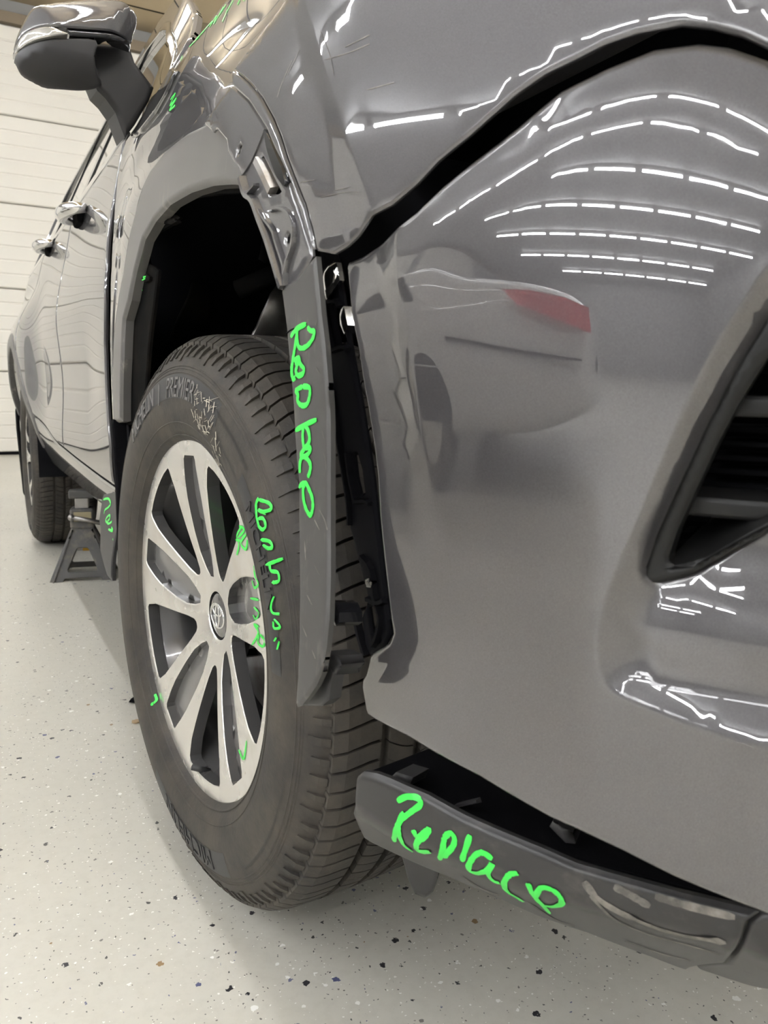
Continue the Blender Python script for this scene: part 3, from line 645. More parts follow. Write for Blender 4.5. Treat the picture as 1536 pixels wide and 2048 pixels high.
# glass house
TB = lambda t: np.interp(t, [.36, .5, .7, .93, 1.25, 1.455, 1.8, 3.2, 3.8], [1.24, 1.38, 1.50, 1.595, 1.675, 1.71, 1.73, 1.72, 1.64])
def band(name, t0, t1, m, off, top=-.05, bot=.012, **kw):
    ts = np.linspace(t0, t1, 14)
    return bp(name, [(t, belt(t)+bot) for t in ts]+[(t, max(TB(t)+top, belt(t)+bot+.004)) for t in ts[::-1]], m, off=off, raw=True, step=.04, thick=.004, **kw)
band('front_door_glass', .42, 1.46, TINT, .012)
band('window_pillar_trim', 1.47, 1.60, BLKG, .008)
band('rear_door_glass', 1.61, 2.42, TINT, .012)
band('window_pillar_trim', 2.43, 2.54, BLKG, .008)
band('quarter_glass', 2.55, 3.45, TINT, .012)
ts = np.linspace(.70, 3.6, 30)
bp('belt_moulding', [(t, belt(t)+.014) for t in ts]+[(t, belt(t)-.004) for t in ts[::-1]], CHROME, off=-.004, raw=True, step=.03, thick=.01, edge_r=.004)
ts = np.linspace(.40, 3.8, 44)
bp('roof_side_rail', [(t, TB(t)-.055) for t in ts]+[(t, TB(t)+.02) for t in ts[::-1]], PAINT, off=0, raw=True, step=.03, thick=.01, edge_r=.008)
bp('window_frame_trim', [(t, TB(t)-.07) for t in ts]+[(t, TB(t)-.05) for t in ts[::-1]], BLKG, off=-.002, raw=True, step=.03, thick=.01, edge_r=.003)
bp('rear_pillar', [(3.46, belt(3.46)), (3.46, 1.66), (3.75, 1.62), (4.02, belt(4.0))], PAINT, raw=True, step=.04, thick=.01, edge_r=.006)
roof = [(x, y) for x, y in ((.30, 1.35), (.29, 3.6), (1.63, 3.6), (1.62, 1.35))]
sheet('roof', roof, lambda a: np.c_[a[:, 0], a[:, 1], 1.715+.035*(1-((a[:, 0]-.96)/.67)**2)-.02*((a[:, 1]-2.2)/1.4)**2], PAINT, car, step=.15, thick=.01, outdir=(0, 0, 1))
# hood and windscreen
hood = [(.14, -.70), (.10, -.45), (.085, -.2), (.08, .05), (.12, .22), (.35, .42), (.96, .50), (1.57, .42), (1.80, .22), (1.84, -.2), (1.78, -.70), (1.5, -.86), (.96, -.92), (.42, -.86)]
sheet('hood', hood, lambda a: np.c_[a[:, 0], a[:, 1], 1.10+.10*sst(-.9, .3, a[:, 1])+.05*(1-((a[:, 0]-.96)/.9)**2)], PAINT, car, step=.06, thick=.004, edge_r=.008, outdir=(0, 0, 1))
ws = [(.20, .40), (.96, .44), (1.72, .40), (1.58, 1.30), (.96, 1.36), (.34, 1.30)]
wsc = sheet('windscreen', ws, lambda a: np.c_[a[:, 0], a[:, 1]-.10*(1-((a[:, 0]-.96)/.8)**2), 1.20+(a[:, 1]-.40)*.56], GLASS, car, step=.08, thick=.005, outdir=(0, -1, 1))
def pillar(name, p0, p1, r, m): return MB().tube([Vector(p0).lerp(Vector(p1), k/8)+Vector((0, 0, .04*math.sin(math.pi*k/8))) for k in range(9)], r, 12).build(name, m, car, True)
pillar('windscreen_pillar', (.16, .42, 1.20), (.33, 1.35, 1.68), .03, PAINT)
sheet('dashboard', [(.2, .36), (1.7, .36), (1.7, .95), (.2, .95)], lambda a: np.c_[a[:, 0], a[:, 1], 1.17+.04*np.sin((a[:, 1]-.36)*4)], BLK, car, step=.1, thick=.02, outdir=(0, 0, 1))
sheet('cowl', [(.10, .18), (.96, .42), (1.7, .3), (1.7, .55), (.96, .55), (.10, .50)], lambda a: np.c_[a[:, 0], a[:, 1], 1.165+0*a[:, 0]], BLK, car, step=.1, thick=.02, outdir=(0, 0, 1))
bp('cowl_side_trim', [(258, 272), (272, 250), (300, 205), (322, 170), (342, 132), (352, 138), (330, 184), (308, 224), (278, 262)], BLKG, g_base, -.006, step=.02, thick=.02, edge_r=.005)
# far side of the body so the car is closed
MB().box((1.86, -.45, .46), (1.92, 4.0, 1.2), bev=.02).build('left_body_side', PAINT, car)
MB().box((.25, 3.98, .45), (1.7, 4.1, 1.25), bev=.03).build('tailgate', PAINT, car)
MB().box((.3, 3.7, 1.2), (1.6, 3.95, 1.7), bev=.03).build('rear_window_frame', BLKG, car)
# door handles
def handle(y, x, z, L=.19):
    m = MB(); pts = []; rr = []
    for k in range(13):
        u = k/12; a = math.sin(math.pi*u)**.45
        pts.append((x+.045*(1-a), y-L/2+L*u, z+.0)); rr.append(.011+.008*a)
    m.tube(pts, rr, 14); h = m.build('door_handle', CHROME, car, True)
    MB().box((x+.03, y-.05, z-.028), (x+.05, y+.05, z+.022), bev=.008).build('handle_cup', BLK, h)
    return h
handle(1.25, .002, 1.16); handle(2.2, .018, 1.222)
# --- wheels (local frame: x rearward along the tread, y outward along the axle, z up)
TP = np.array([(-.012, .236), (.002, .246), (.010, .258), (.0145, .275), (.0165, .292), (.0155, .31), (.0125, .326), (.007, .341), (.001, .352), (-.006, .3585)])
side_out = lambda r: np.interp(r, TP[:, 1], TP[:, 0])
R_T = lambda o: .381-.0035*np.abs((np.asarray(o)+.117)/.10)**2.5-.010*pos((np.abs(np.asarray(o)+.117)-.088)/.022)**1.6
I4 = Matrix.Identity(4)
def cw(c, r, o): return np.c_[r*np.sin(c), o, r*np.cos(c)]
def ring_blocks(mb, o0, o1, n, gaps, skew=0., dep=.0085, jit=None, no=4, over=0.):
    c0 = 0.; tot = 2*math.pi/n
    for k in range(n):
        gp = gaps[k % len(gaps)]; a, b = k*tot+gp/2/.378, (k+1)*tot-gp/2/.378
        os_ = np.linspace(o0, o1, no); rt = R_T(os_); rb = rt-dep
        sk = skew*np.sin(np.linspace(0, 1, no)*math.pi*.5)+(0 if jit is None else jit[k % len(jit)])
        ca, cb = a+sk, b+sk
        v = np.vstack([cw(ca, rt, os_), cw((ca+cb)/2, rt, os_), cw(cb, rt, os_), cw(ca-.0015, rb, os_), cw(cb+.0015, rb, os_)])
        f = []
        for i in range(no-1): f += [(i, no+i, no+i+1, i+1), (no+i, 2*no+i, 2*no+i+1, no+i+1), (3*no+i, i, i+1, 3*no+i+1), (2*no+i, 4*no+i, 4*no+i+1, 2*no+i+1)]
        f += [(0, 3*no, 4*no, 2*no, no), (no-1, 2*no-1, 3*no-1, 5*no-1, 4*no-1)]
        mb.add(v, f)
def text_mesh(txt, size, depth):
    c = bpy.data.curves.new('txt', 'FONT'); c.body = txt; c.size = size; c.extrude = depth; c.align_x = 'CENTER'; c.resolution_u = 3
    o = bpy.data.objects.new('txt', c); COL.objects.link(o); dg = bpy.context.evaluated_depsgraph_get(); dg.update()
    me = o.evaluated_get(dg).to_mesh(); v = np.array([q.co[:] for q in me.vertices]); f = [tuple(p.vertices) for p in me.polygons]
    o.evaluated_get(dg).to_mesh_clear(); bpy.data.objects.remove(o); bpy.data.curves.remove(c); return v, f
def wheel_text(name, txt, size, c0, rc, parent, m=RUBL, spread=1., lift=.0006):
    v, f = text_mesh(txt, size, .0006); r = rc+v[:, 1]; c = c0-v[:, 0]*spread/rc
    return meshobj(name, cw(c, r, side_out(r)+lift+.0006+v[:, 2]), f, m, parent)
def wheel_band(name, c0, c1, r0, r1, m, parent, lift=.0004):
    n = max(6, int(abs(c1-c0)/.03)); v = []; f = []; rs_ = np.linspace(r0, r1, 5)
    for j in range(n+1):
        c = c0+(c1-c0)*j/n; v += [tuple(p) for p in cw(np.full(5, c), rs_, side_out(rs_)+lift)]
    for j in range(n):
        for i in range(4): f.append((5*j+i, 5*j+i+1, 5*j+6+i, 5*j+5+i))
    return meshobj(name, v, f, m, parent, True)
def rad(*a): return [math.radians(q) for q in a]
def hface(r): return -.003-.040*np.clip(1-r/.222, 0, 1)**1.35
def Pface(off=0.): return lambda a: np.c_[a[:, 0], hface(np.hypot(a[:, 0], a[:, 1]))+off, a[:, 1]]
def polar(pts): return np.array([(r*math.sin(c), r*math.cos(c)) for c, r in pts])
def make_wheel():
    A0 = 6.
    outer = polar([(a, .243) for a in np.linspace(0, 2*math.pi, 120, endpoint=False)])
    holes = []; chans = []
    for k in range(5):
        ac = math.radians(A0+72*k); wc = ac+math.radians(36)
        e = [(.2215, 14.6), (.216, 15.8), (.19, 16.6), (.165, 16.0), (.12, 13.8), (.09, 11.), (.073, 7.), (.0685, 3.)]
        w_ = [(wc+math.radians(h), r) for r, h in e]+[(wc-math.radians(h), r) for r, h in e[::-1]]
        w_ += [(wc-math.radians(h), .2225) for h in (9, 4.5, 0, -4.5, -9)]
        holes.append(polar(w_))
        e = [(.2225, .019), (.218, .0225), (.19, .0265), (.165, .028), (.12, .0255), (.09, .0215), (.068, .0135), (.055, .006)]
        tw = lambda r: math.radians(-3.*(r-.05)/.17)
        c_ = [(ac+tw(r)+h/r, r) for r, h in e]+[(ac+tw(r)-h/r, r) for r, h in e[::-1]]
        chans.append(polar(c_))
    hub = polar([(a, .0335) for a in np.linspace(0, 2*math.pi, 32, endpoint=False)])
    wh = sheet('wheel', outer, Pface(), ALU, None, step=.012, thick=.017, edge_r=.0018, holes=holes+chans+[hub], outdir=(0, 1, 0), rim_mat=ALUD, ostep=.006)
    for c in chans:
        cm = c.mean(0); d = cm/np.linalg.norm(cm); big = cm+(c-cm)*1.10
        def Pc(a, d=d):
            r = np.hypot(a[:, 0], a[:, 1]); tq = a[:, 0]*d[1]-a[:, 1]*d[0]
            return np.c_[a[:, 0], hface(r)-.0135+0*tq, a[:, 1]]
        sheet('spoke_channel', big, Pc, CHAN, wh, step=.010, thick=.01, outdir=(0, 1, 0), ostep=.008)
    for c, hq in zip(chans, range(5)):
        ac = math.radians(A0+72*hq); M = Matrix.Translation((.058*math.sin(ac), -.052, .058*math.cos(ac)))
        MB().lathe([(0, .0), (0, .009), (-.02, .0105), (-.03, .0105)], 6, M).build('lug_nut', CHROME, wh)
    m = MB(); m.lathe([(-.004, .238), (-.010, .2265), (-.03, .2235), (-.05, .214), (-.19, .208), (-.20, .225), (-.21, .24)], 96, I4); m.build('barrel', ALUD, wh, True)
    m = MB(); m.lathe([(-.10, .0), (-.10, .07), (-.115, .075), (-.115, .162), (-.135, .162), (-.135, .06)], 64, I4); m.build('brake_disc', STEEL, wh, angle=30)
    m = MB(); m.lathe([(-.16, 0), (-.16, .21)], 48, I4); m.build('backing_plate', BLK, wh)
    cal_ = MB(); cal_.lathe([(-.075, .11), (-.075, .178), (-.15, .178), (-.15, .11)], 12, I4, True, *rad(-120, -60)); cal_.build('brake_caliper', LINER, wh)
    # centre cap with ringed emblem
    cp = MB(); cp.lathe([(-.036, 0), (-.036, .026), (-.038, .0305), (-.046, .032)], 40, I4); cap = cp.build('centre_cap', ALUD, wh, angle=40)
    em = MB()
    def ell(cx, cz, rx, rz, w=.0016):
        em.tube([(cx+rx*math.cos(a), -.0355, cz+rz*math.sin(a)) for a in np.linspace(0, 2*math.pi, 37)], w, 6, False)
    ell(0, 0, .0235, .0165); ell(0, .0, .0065, .0155); ell(0, .0075, .015, .0072)
    em.build('emblem', CHROME, cap, True)
    m = MB(); m.lathe([(-.044, .030), (-.050, .05), (-.055, .07), (-.055, .0)], 40, I4); m.build('hub_pocket', ALUD, wh, True)
    mv = MB(); mv.tube([(.0, -.02, -.225), (.004, .004, -.214)], .0045, 8); mv.build('valve_stem', RUBD, wh, True)
    # tyre
    prof = [tuple(p) for p in TP]+[(-.0095, .3605), (-.014, float(R_T(-.018))-.0085)]+[(o, float(R_T(o))-.0085) for o in np.linspace(-.03, -.205, 12)]
    prof += [(-.224, .358), (-.234, .35), (-.246, .33), (-.25, .29), (-.24, .26), (-.22, .236)]
    m = MB(); m.lathe(prof, 160, I4); ty = m.build('tyre', RUB, wh, True)
    m = MB(); jr = [random.uniform(-.003, .003) for _ in range(23)]
    ring_blocks(m, -.010, -.0585, 104, [.0022, .0050], .03, .0085, None, 5)
    ring_blocks(m, -.0685, -.099, 120, [.0014, .0030, .0014], -.03, .0085, jr, 5)
    ring_blocks(m, -.109, -.127, 160, [.0010, .0022], .012, .0085, jr, 3)
    ring_blocks(m, -.137, -.167, 120, [.0014, .0030, .0014], .03, .0085, jr, 5)
    ring_blocks(m, -.177, -.224, 104, [.0022, .0050], -.03, .0085, None, 5)
    m.build('tread', RUB, wh)
    # shoulder lugs and sidewall rings
    m = MB()
    for k in range(104):
        c = (k+.5)*2*math.pi/104; hw = .010 if k % 2 else .0125
        v = np.vstack([cw(np.array([c-hw, c+hw]), np.array([.3655]*2), np.array([-.009]*2)), cw(np.array([c-hw, c+hw]), np.array([.359]*2), np.array([-.0015]*2)), cw(np.array([c-hw*.9, c+hw*.9]), np.array([.350 if k % 4 else .345]*2), np.array([.0045 if k % 4 else .007]*2)), cw(np.array([c-hw*.9, c+hw*.9]), np.array([.349 if k % 4 else .344]*2), np.array([.001]*2)), cw(np.array([c-hw, c+hw]), np.array([.35]*2), np.array([-.012]*2))])
        m.add(v, [(0, 2, 3, 1), (2, 4, 5, 3), (4, 6, 7, 5), (0, 8, 6, 4, 2), (1, 3, 5, 7, 9)])
    m.build('shoulder_lugs', RUB, wh)
    m = MB()
    for rr, hh in ((.2495, .0016), (.266, .0010), (.3345, .0009), (.338, .0009), (.3295, .0007)):
        o = float(side_out(rr)); m.lathe([(o-.001, rr-.0016), (o+hh, rr-.0006), (o+hh, rr+.0006), (o-.001, rr+.0016)], 120, I4)
    m.build('sidewall_rings', RUB, wh, True)
    for a0, a1 in ((38, -27), (-152, -206)): wheel_band('sidewall_band', *rad(a0, a1), .297, .3275, RUBD, ty)
    wheel_band('sidewall_band', *rad(-44, -86), .283, .306, RUBD, ty)
    b1 = wheel_text('raised_lettering', 'PREMIER', .037, math.radians(-3.), .2985, ty, spread=.74)
    wheel_text('raised_lettering', '|', .032, math.radians(12.8), .3005, ty)
    wheel_text('raised_lettering', 'MICHELIN', .037, math.radians(29), .2985, ty, spread=.74)
    wheel_text('raised_lettering', 'MICHELIN', .024, math.radians(-62), .287, ty, m=DGREY, spread=1.1)
    wheel_text('raised_lettering', 'MICHELIN', .036, math.radians(-179), .2985, ty, m=DGREY, spread=1.15)
    hat = MB()
    for k in range(60):
        c = math.radians(-20-.42*k); rr = np.array([.286, .318]); cc = np.array([c, c])
        a_, b_ = cw(cc-.0011, rr, side_out(rr)+.0009), cw(cc+.0011, rr, side_out(rr)+.0009); hat.add(np.vstack([a_, b_]), [(0, 1, 3, 2)])
    for k in range(70):
        c = math.radians(-106-.5*k); rr = np.array([.272, .322]); cc = np.array([c, c])
        a_, b_ = cw(cc-.0011, rr, side_out(rr)+.0009), cw(cc+.0011, rr, side_out(rr)+.0009); hat.add(np.vstack([a_, b_]), [(0, 1, 3, 2)])
    hat.build('sidewall_hatching', RUBD, ty)
    return wh, ty
def wmat(loc, de): return Matrix(((math.sin(de), -math.cos(de), 0, loc[0]), (math.cos(de), math.sin(de), 0, loc[1]), (0, 0, 1, loc[2]), (0, 0, 0, 1)))
WFRONT = wmat((0, 0, .4012), -.0874)
wheel, tyre = make_wheel()
wheel.parent = car; wheel.matrix_basis = WFRONT
tag(wheel, 'machined alloy front wheel with green scribbles')
def copy_tree(o, parent):
    c = o.copy(); COL.objects.link(c); c.parent = parent
    for ch in o.children: copy_tree(ch, c)
    return c
wheel2 = copy_tree(wheel, car); wheel2.matrix_basis = wmat((.0, 2.85, .3805), 0)
if 'label' in wheel2: wheel2['label'] = 'alloy rear wheel standing on the floor'
SCUFF = mat('sidewall_scuff', (.55, .50, .41), .8)
sc_ = MB()
for k in range(110):
    c = math.radians(random.uniform(-13, -33)); r = random.uniform(.272, .322)*(1-.10*(c < math.radians(-28))); L = random.uniform(.004, .016); a = random.choice((.5, 2.2, .9))+random.uniform(-.3, .3)
    dc, dr_ = L*math.cos(a)/r, L*math.sin(a); wq = random.uniform(.0006, .0016)
    rr = np.array([r, r+dr_, r+dr_+wq, r+wq]); cc = np.array([c, c-dc, c-dc-wq/r, c-wq/r]); sc_.add(cw(cc, rr, side_out(rr)+.0018), [(0, 1, 2, 3)])
so = sc_.build('sidewall_scuffs', SCUFF, wheel); so['kind'] = 'stuff'

# --- door mirror (front view outline on the plane y = YM, domed towards the front)
YM = .58
def mxz(uv): return onplane(uv, 1, YM)[:, [0, 2]]
M_ALL = mxz(smoothline([(24, 130), (30, 90), (45, 55), (62, 32), (95, 26), (140, 22), (200, 20), (240, 25), (262, 42), (269, 62), (262, 92), (254, 118), (250, 140), (228, 185), (202, 212), (160, 207), (110, 198), (70, 185), (40, 165), (28, 150)], closed=True, sub=4))
MSZ = .055
def Pmir(off=0.):
    def f(a):
        d = np.clip(sdist(a, M_ALL)/MSZ, -.2, 1); u = 1-d
        return np.c_[a[:, 0], YM-.02-.075*np.sqrt(np.clip(1-np.clip(u, 0, 1)**2, 0, 1))-.06*(a[:, 0]+.1)+off, a[:, 1]]
    return f
def mir(name, uv, m, off=0., parent=None, er=.003, th=.03): return sheet(name, mxz(uv), Pmir(off), m, parent or car, step=.008, thick=th, edge_r=er, outdir=(0, -1, 0), ostep=.006)
mcap = mir('door_mirror', smoothline([(26, 110), (33, 80), (46, 53), (64, 33), (100, 26), (150, 23), (205, 27), (235, 44), (247, 75), (252, 112), (200, 105), (120, 98), (70, 92), (40, 96)], closed=True, sub=4), PAINT)
tag(mcap, 'grey door mirror with clear turn signal')
mir('mirror_rim_cap', smoothline([(170, 24), (215, 21), (245, 28), (264, 48), (266, 70), (258, 92), (251, 100), (248, 75), (236, 44), (208, 29)], closed=True, sub=3), PAINT, .012, mcap)
mir('mirror_turn_signal', smoothline([(25, 114), (40, 98), (70, 94), (95, 98), (112, 106), (122, 111), (90, 115), (55, 117), (30, 122)], closed=True, sub=3), mat('signal_lens', (.6, .58, .54), .08, .5, 1.), -.002, mcap, .002, .02)
mir('mirror_seam_band', [(122, 100), (252, 112), (252, 122), (180, 116), (126, 112)], BLKG, .004, mcap, .002, .03)
mir('mirror_lower_housing', smoothline([(26, 126), (60, 119), (120, 117), (176, 121), (173, 150), (180, 180), (192, 198), (165, 202), (120, 197), (80, 188), (45, 168), (30, 150)], closed=True, sub=3), DGREY, .004, mcap)
# mirror arm down to the door
arm_uv = [(179, 105), (251, 108), (262, 140), (300, 188), (290, 215), (262, 262), (243, 287), (236, 270), (224, 238), (205, 212), (188, 196), (177, 170), (175, 145)]
a2 = onplane(arm_uv, 1, YM+.02)[:, [0, 2]]
sheet('mirror_arm', a2, lambda a: np.c_[a[:, 0], YM-.03+.25*(np.clip(a[:, 0]+.02, -1, 1)-0)*.3+.0*a[:, 1], a[:, 1]], DGREY, mcap, step=.012, thick=.06, edge_r=.010, outdir=(0, -1, 0), ostep=.008)

# ---------------------------------------------------------------- jack stand under the sill
js = empty('jack_stand', (.12, 2.07, 0))
tag(js, 'worn grey steel jack stand under the sill in front of the rear wheel', 'jack stand')
JS = mat('jack_paint', (.09, .088, .085), .55, .2, build=scuffed((.10, .098, .095), (.22, .19, .15), (25, 25, 25), (0, 0, 0), .5, .85))
def jleg_panel(ang):
    "trapezoid side with a window, leaning in"
    M = Matrix.Rotation(ang, 4, 'Z')
    ol_ = [(-.115, 0), (-.04, .19), (.04, .19), (.115, 0), (.07, 0), (.062, .012), (-.062, .012), (-.07, 0)]
    hl = [(-.052, .040), (-.048, .034), (.048, .034), (.052, .040), (.022, .112), (.016, .118), (-.016, .118), (-.022, .112)]
    def P(a):
        k = a[:, 1]/.19; y = -(.105*(1-k)+.036*k); q = np.c_[a[:, 0], y, a[:, 1]]
        return np.array([tuple(M @ Vector(p)) for p in q])
    od = M @ Vector((0, -1, .3))
    return sheet('leg_panel', ol_, P, JS, js, step=.03, thick=.004, edge_r=.003, holes=[hl], outdir=tuple(od), ostep=.012)
for k in range(4): jleg_panel(k*math.pi/2)
MB().box((-.042, -.042, .185), (.042, .042, .262), bev=.008).build('collar', JS, js)
MB().box((-.024, -.024, .10), (.024, .024, .30), bev=.003).build('ratchet_post', STEEL, js)
MB().box((-.045, -.028, .298), (.045, .028, .33), bev=.006).build('saddle', JS, js)
MB().tube([(-.035, -.055, .232), (.02, -.06, .222), (.085, -.062, .206)], .009, 10).build('ratchet_handle', STEEL, js, True)
MB().tube([(-.035, -.03, .232), (-.035, -.064, .232)], .012, 10).build('handle_pivot', STEEL, js, True)
MB().box((-.028, -.0435, .215), (.034, -.0425, .25)).build('warning_label', mat('label_print', (.42, .36, .22), .5), js)
MB().box((-.002, -.03, .10), (.022, -.026, .13)).build('yellow_tag', mat('yellow_tag', (.75, .42, .02), .5), js)
js.rotation_euler = (0, 0, math.radians(-12))
bp('door_jamb', [(.50, .50), (.50, 1.0), (.58, 1.16), (.72, 1.18), (.72, .50)], BLK, off=.022, raw=True, step=.05, thick=.004)

# ---------------------------------------------------------------- green marker writing, laid on the surfaces as thin paint
car_bvh = {}
def bvh_of(objs):
    V = []; F = []
    for o, M in objs:
        k = len(V); V += [M @ v.co for v in o.data.vertices]; F += [tuple(i+k for i in p.vertices) for p in o.data.polygons]
    return BVHTree.FromPolygons(V, F)
def writing(name, strokes, width, objs, parent, M=I4, lift=.0007, org=(0, 0), k=1.):
    bv = bvh_of(objs); mb = MB(); Mi = M.inverted()
    for st in strokes:
        st = np.asarray(st, float)/k+np.asarray(org); wpx = width
        p = smoothline(st, sub=5) if len(st) > 2 else resample(st, 6, False)
        pts = []; nrm = []
        for q, d in zip(p, ray(p)):
            loc, n, *_ = bv.ray_cast(Vector(CAM), Vector(d))
            if loc is None: continue
            if n.dot(Vector(d)) > 0: n = -n
            pts.append(loc); nrm.append(n)
        if len(pts) < 2: continue
        v = []; m_ = len(pts)
        for i in range(m_):
            tq = pts[min(i+1, m_-1)]-pts[max(i-1, 0)]
            if tq.length < 1e-9: tq = Vector((0, 0, 1))
            side = nrm[i].cross(tq.normalized()); dep = (pts[i]-Vector(CAM)).dot(Vector(_f)); w_ = wpx*dep/FPX/2*random.uniform(.85, 1.12)
            if i in (0, m_-1): w_ *= .6
            for sgn in (-1, 0, 1): v.append(Mi @ (pts[i]+side*w_*sgn+nrm[i]*(lift if sgn else lift*1.6)))
        f = []
        for i in range(m_-1): f += [(3*i, 3*i+1, 3*i+4, 3*i+3), (3*i+1, 3*i+2, 3*i+5, 3*i+4)]
        mb.add(v, f)
    if not mb.v: return None
    return mb.build(name, GREEN, parent, True)
Z4 = dict(org=(560, 480), k=5.12); Z5 = dict(org=(560, 860), k=5.12); Z7 = dict(org=(680, 1380), k=1.7944); Z8 = dict(org=(240, 840), k=2.561); Z3 = dict(org=(200, 640), k=2.743)
tg = [(arch_strip, I4)]
writing('green_writing', [[(118, 990), (180, 910), (278, 860)], [(185, 895), (175, 1000), (152, 1150), (135, 1260), (122, 1400)],
    [(290, 895), (322, 930), (358, 940), (342, 1010), (290, 1080), (232, 1110), (192, 1080), (180, 960)],
    [(150, 1235), (200, 1210), (215, 1270), (252, 1320), (240, 1370), (190, 1388), (170, 1340), (182, 1290), (165, 1240)], [(180, 1220), (195, 1250), (200, 1290)], [(140, 1250), (125, 1320), (140, 1420), (168, 1405)],
    [(240, 1500), (172, 1540), (192, 1580), (188, 1650), (230, 1695), (285, 1680), (312, 1590), (308, 1512), (240, 1500)], [(385, 1840), (270, 1890), (150, 1960)],
    [(250, 1900), (240, 2000), (250, 2120), (262, 2130), (308, 2060), (300, 1960), (262, 1900)]], 11., tg, arch_strip, **Z4)
writing('green_writing', [[(262, 190), (220, 250), (245, 275), (300, 240), (318, 180), (262, 190)], [(210, 440), (214, 330), (242, 272), (290, 300), (320, 360), (312, 430), (292, 482)],
    [(188, 660), (210, 575), (268, 545), (302, 600), (338, 700), (342, 800), (318, 872), (280, 820), (250, 720), (244, 600), (262, 560)]], 11., tg, arch_strip, **Z5)
writing('green_writing', [[(208, 398), (240, 382), (280, 388), (290, 410), (258, 435), (218, 468), (203, 500), (194, 540)], [(232, 438), (214, 475), (212, 510), (228, 552), (262, 578)],
    [(264, 500), (276, 525), (300, 515), (322, 498), (305, 525), (278, 545), (280, 575), (325, 578)], [(376, 528), (370, 570), (358, 606)], [(374, 530), (396, 512), (412, 530), (406, 560), (372, 598)],
    [(468, 518), (455, 560), (438, 612)], [(548, 605), (510, 582), (478, 600), (462, 640), (490, 655), (530, 645), (548, 620), (532, 655), (550, 682), (575, 690)],
    [(640, 655), (610, 660), (590, 690), (600, 720), (640, 745), (655, 756)], [(675, 690), (692, 730), (722, 762), (752, 798)],
    [(700, 742), (722, 708), (762, 715), (790, 740), (795, 765), (760, 775), (722, 765), (704, 745)]], 13., [(val, I4), (val2, I4)], val, **Z7)
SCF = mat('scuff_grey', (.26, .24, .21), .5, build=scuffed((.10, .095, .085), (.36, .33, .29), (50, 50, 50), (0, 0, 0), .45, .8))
def scuffs(name, strokes, width, objs, parent, m=SCF, **kw):
    global GREEN
    keep = GREEN; GREEN = m; o = writing(name, strokes, width, objs, parent, **kw); GREEN = keep; o['kind'] = 'stuff'; return o
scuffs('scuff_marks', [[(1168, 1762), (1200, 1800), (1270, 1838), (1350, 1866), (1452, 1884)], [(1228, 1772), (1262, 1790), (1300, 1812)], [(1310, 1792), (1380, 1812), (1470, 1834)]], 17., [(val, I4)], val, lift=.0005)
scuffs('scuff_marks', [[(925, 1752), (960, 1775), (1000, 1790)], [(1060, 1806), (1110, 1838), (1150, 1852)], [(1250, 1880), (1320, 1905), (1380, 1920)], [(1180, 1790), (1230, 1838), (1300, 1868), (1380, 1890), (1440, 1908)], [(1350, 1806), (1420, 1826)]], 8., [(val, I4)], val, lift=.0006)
scuffs('scuff_marks', [[(648, 905), (652, 920), (653, 940)], [(640, 1020), (650, 1040), (655, 1060)], [(630, 1040), (640, 1060)], [(636, 640), (632, 650)], [(645, 862), (650, 880)], [(610, 1080), (612, 1120)], [(625, 1300), (632, 1318)], [(605, 1250), (615, 1275)], [(615, 1190), (625, 1210)], [(633, 735), (640, 748)], [(630, 1130), (640, 1150)]], 3., [(arch_strip, I4)], arch_strip, lift=.0004)
scuffs('scratches', [[(640, 60), (660, 110), (668, 150)], [(585, 120), (565, 165), (555, 195)], [(600, 100), (575, 150)], [(690, 95), (740, 70)], [(735, 180), (790, 165)], [(650, 120), (700, 105), (740, 88)], [(600, 365), (630, 360)], [(640, 395), (690, 385), (720, 384)], [(668, 382), (700, 374)]], 1.6, [(fender_front, I4)], fender_front, lift=.0003)
bpy.context.view_layer.update()
wt = [(tyre, WFRONT)]
writing('green_writing', [[(882, 975), (866, 1010), (870, 1080), (884, 1140)], [(880, 985), (938, 1008), (945, 1040), (900, 1052), (880, 1042), (922, 1062)], [(878, 1090), (905, 1090), (918, 1130), (900, 1150), (880, 1130)],
    [(895, 1205), (940, 1215), (955, 1245), (932, 1252), (905, 1235)], [(922, 1342), (1015, 1308)], [(940, 1340), (948, 1375), (985, 1385), (990, 1430), (955, 1440)]], 8., wt, wheel, WFRONT, .0022, **Z3)
writing('green_writing', [[(800, 900), (785, 940), (790, 985), (828, 992)], [(800, 1020), (830, 1058), (800, 1065), (795, 1030)], [(812, 1110), (800, 1130)], [(826, 1130), (815, 1172)]], 6., wt, wheel, WFRONT, .0022, **Z8)
writing('green_writing', [[(572, 612), (630, 618)], [(628, 545), (602, 590), (612, 640), (602, 690)], [(650, 582), (622, 630), (648, 662), (656, 612)], [(600, 540), (640, 560), (610, 600)],
    [(690, 745), (695, 800), (714, 838), (692, 858), (680, 822)], [(672, 912), (715, 922)], [(690, 960), (714, 988), (700, 1020), (686, 1000)], [(690, 1045), (715, 1060)],
    [(720, 1098), (744, 1130), (734, 1160), (710, 1140), (716, 1100)], [(690, 1050), (712, 1090), (680, 1150)], [(612, 1690), (636, 1735), (652, 1640)], [(160, 1460), (188, 1435), (180, 1405)]], 6.,
    [(wheel, WFRONT)]+[(c, WFRONT) for c in wheel.children if c.name.startswith('spoke')]+wt, wheel, WFRONT, .001, **Z8)
Z9 = dict(org=(60, 940), k=6.982)
writing('green_writing', [[(990, 385), (1012, 420), (988, 475)], [(1030, 412), (1098, 402), (1130, 470), (1100, 520), (1050, 560), (1040, 612)], [(1080, 740), (1062, 690), (1112, 630), (1120, 680), (1085, 720), (1102, 752), (1150, 720)],
    [(1100, 828), (1160, 852), (1142, 800)], [(1160, 960), (1165, 985)]], 5.5, [(trim_end, I4)], trim_end, **Z9)
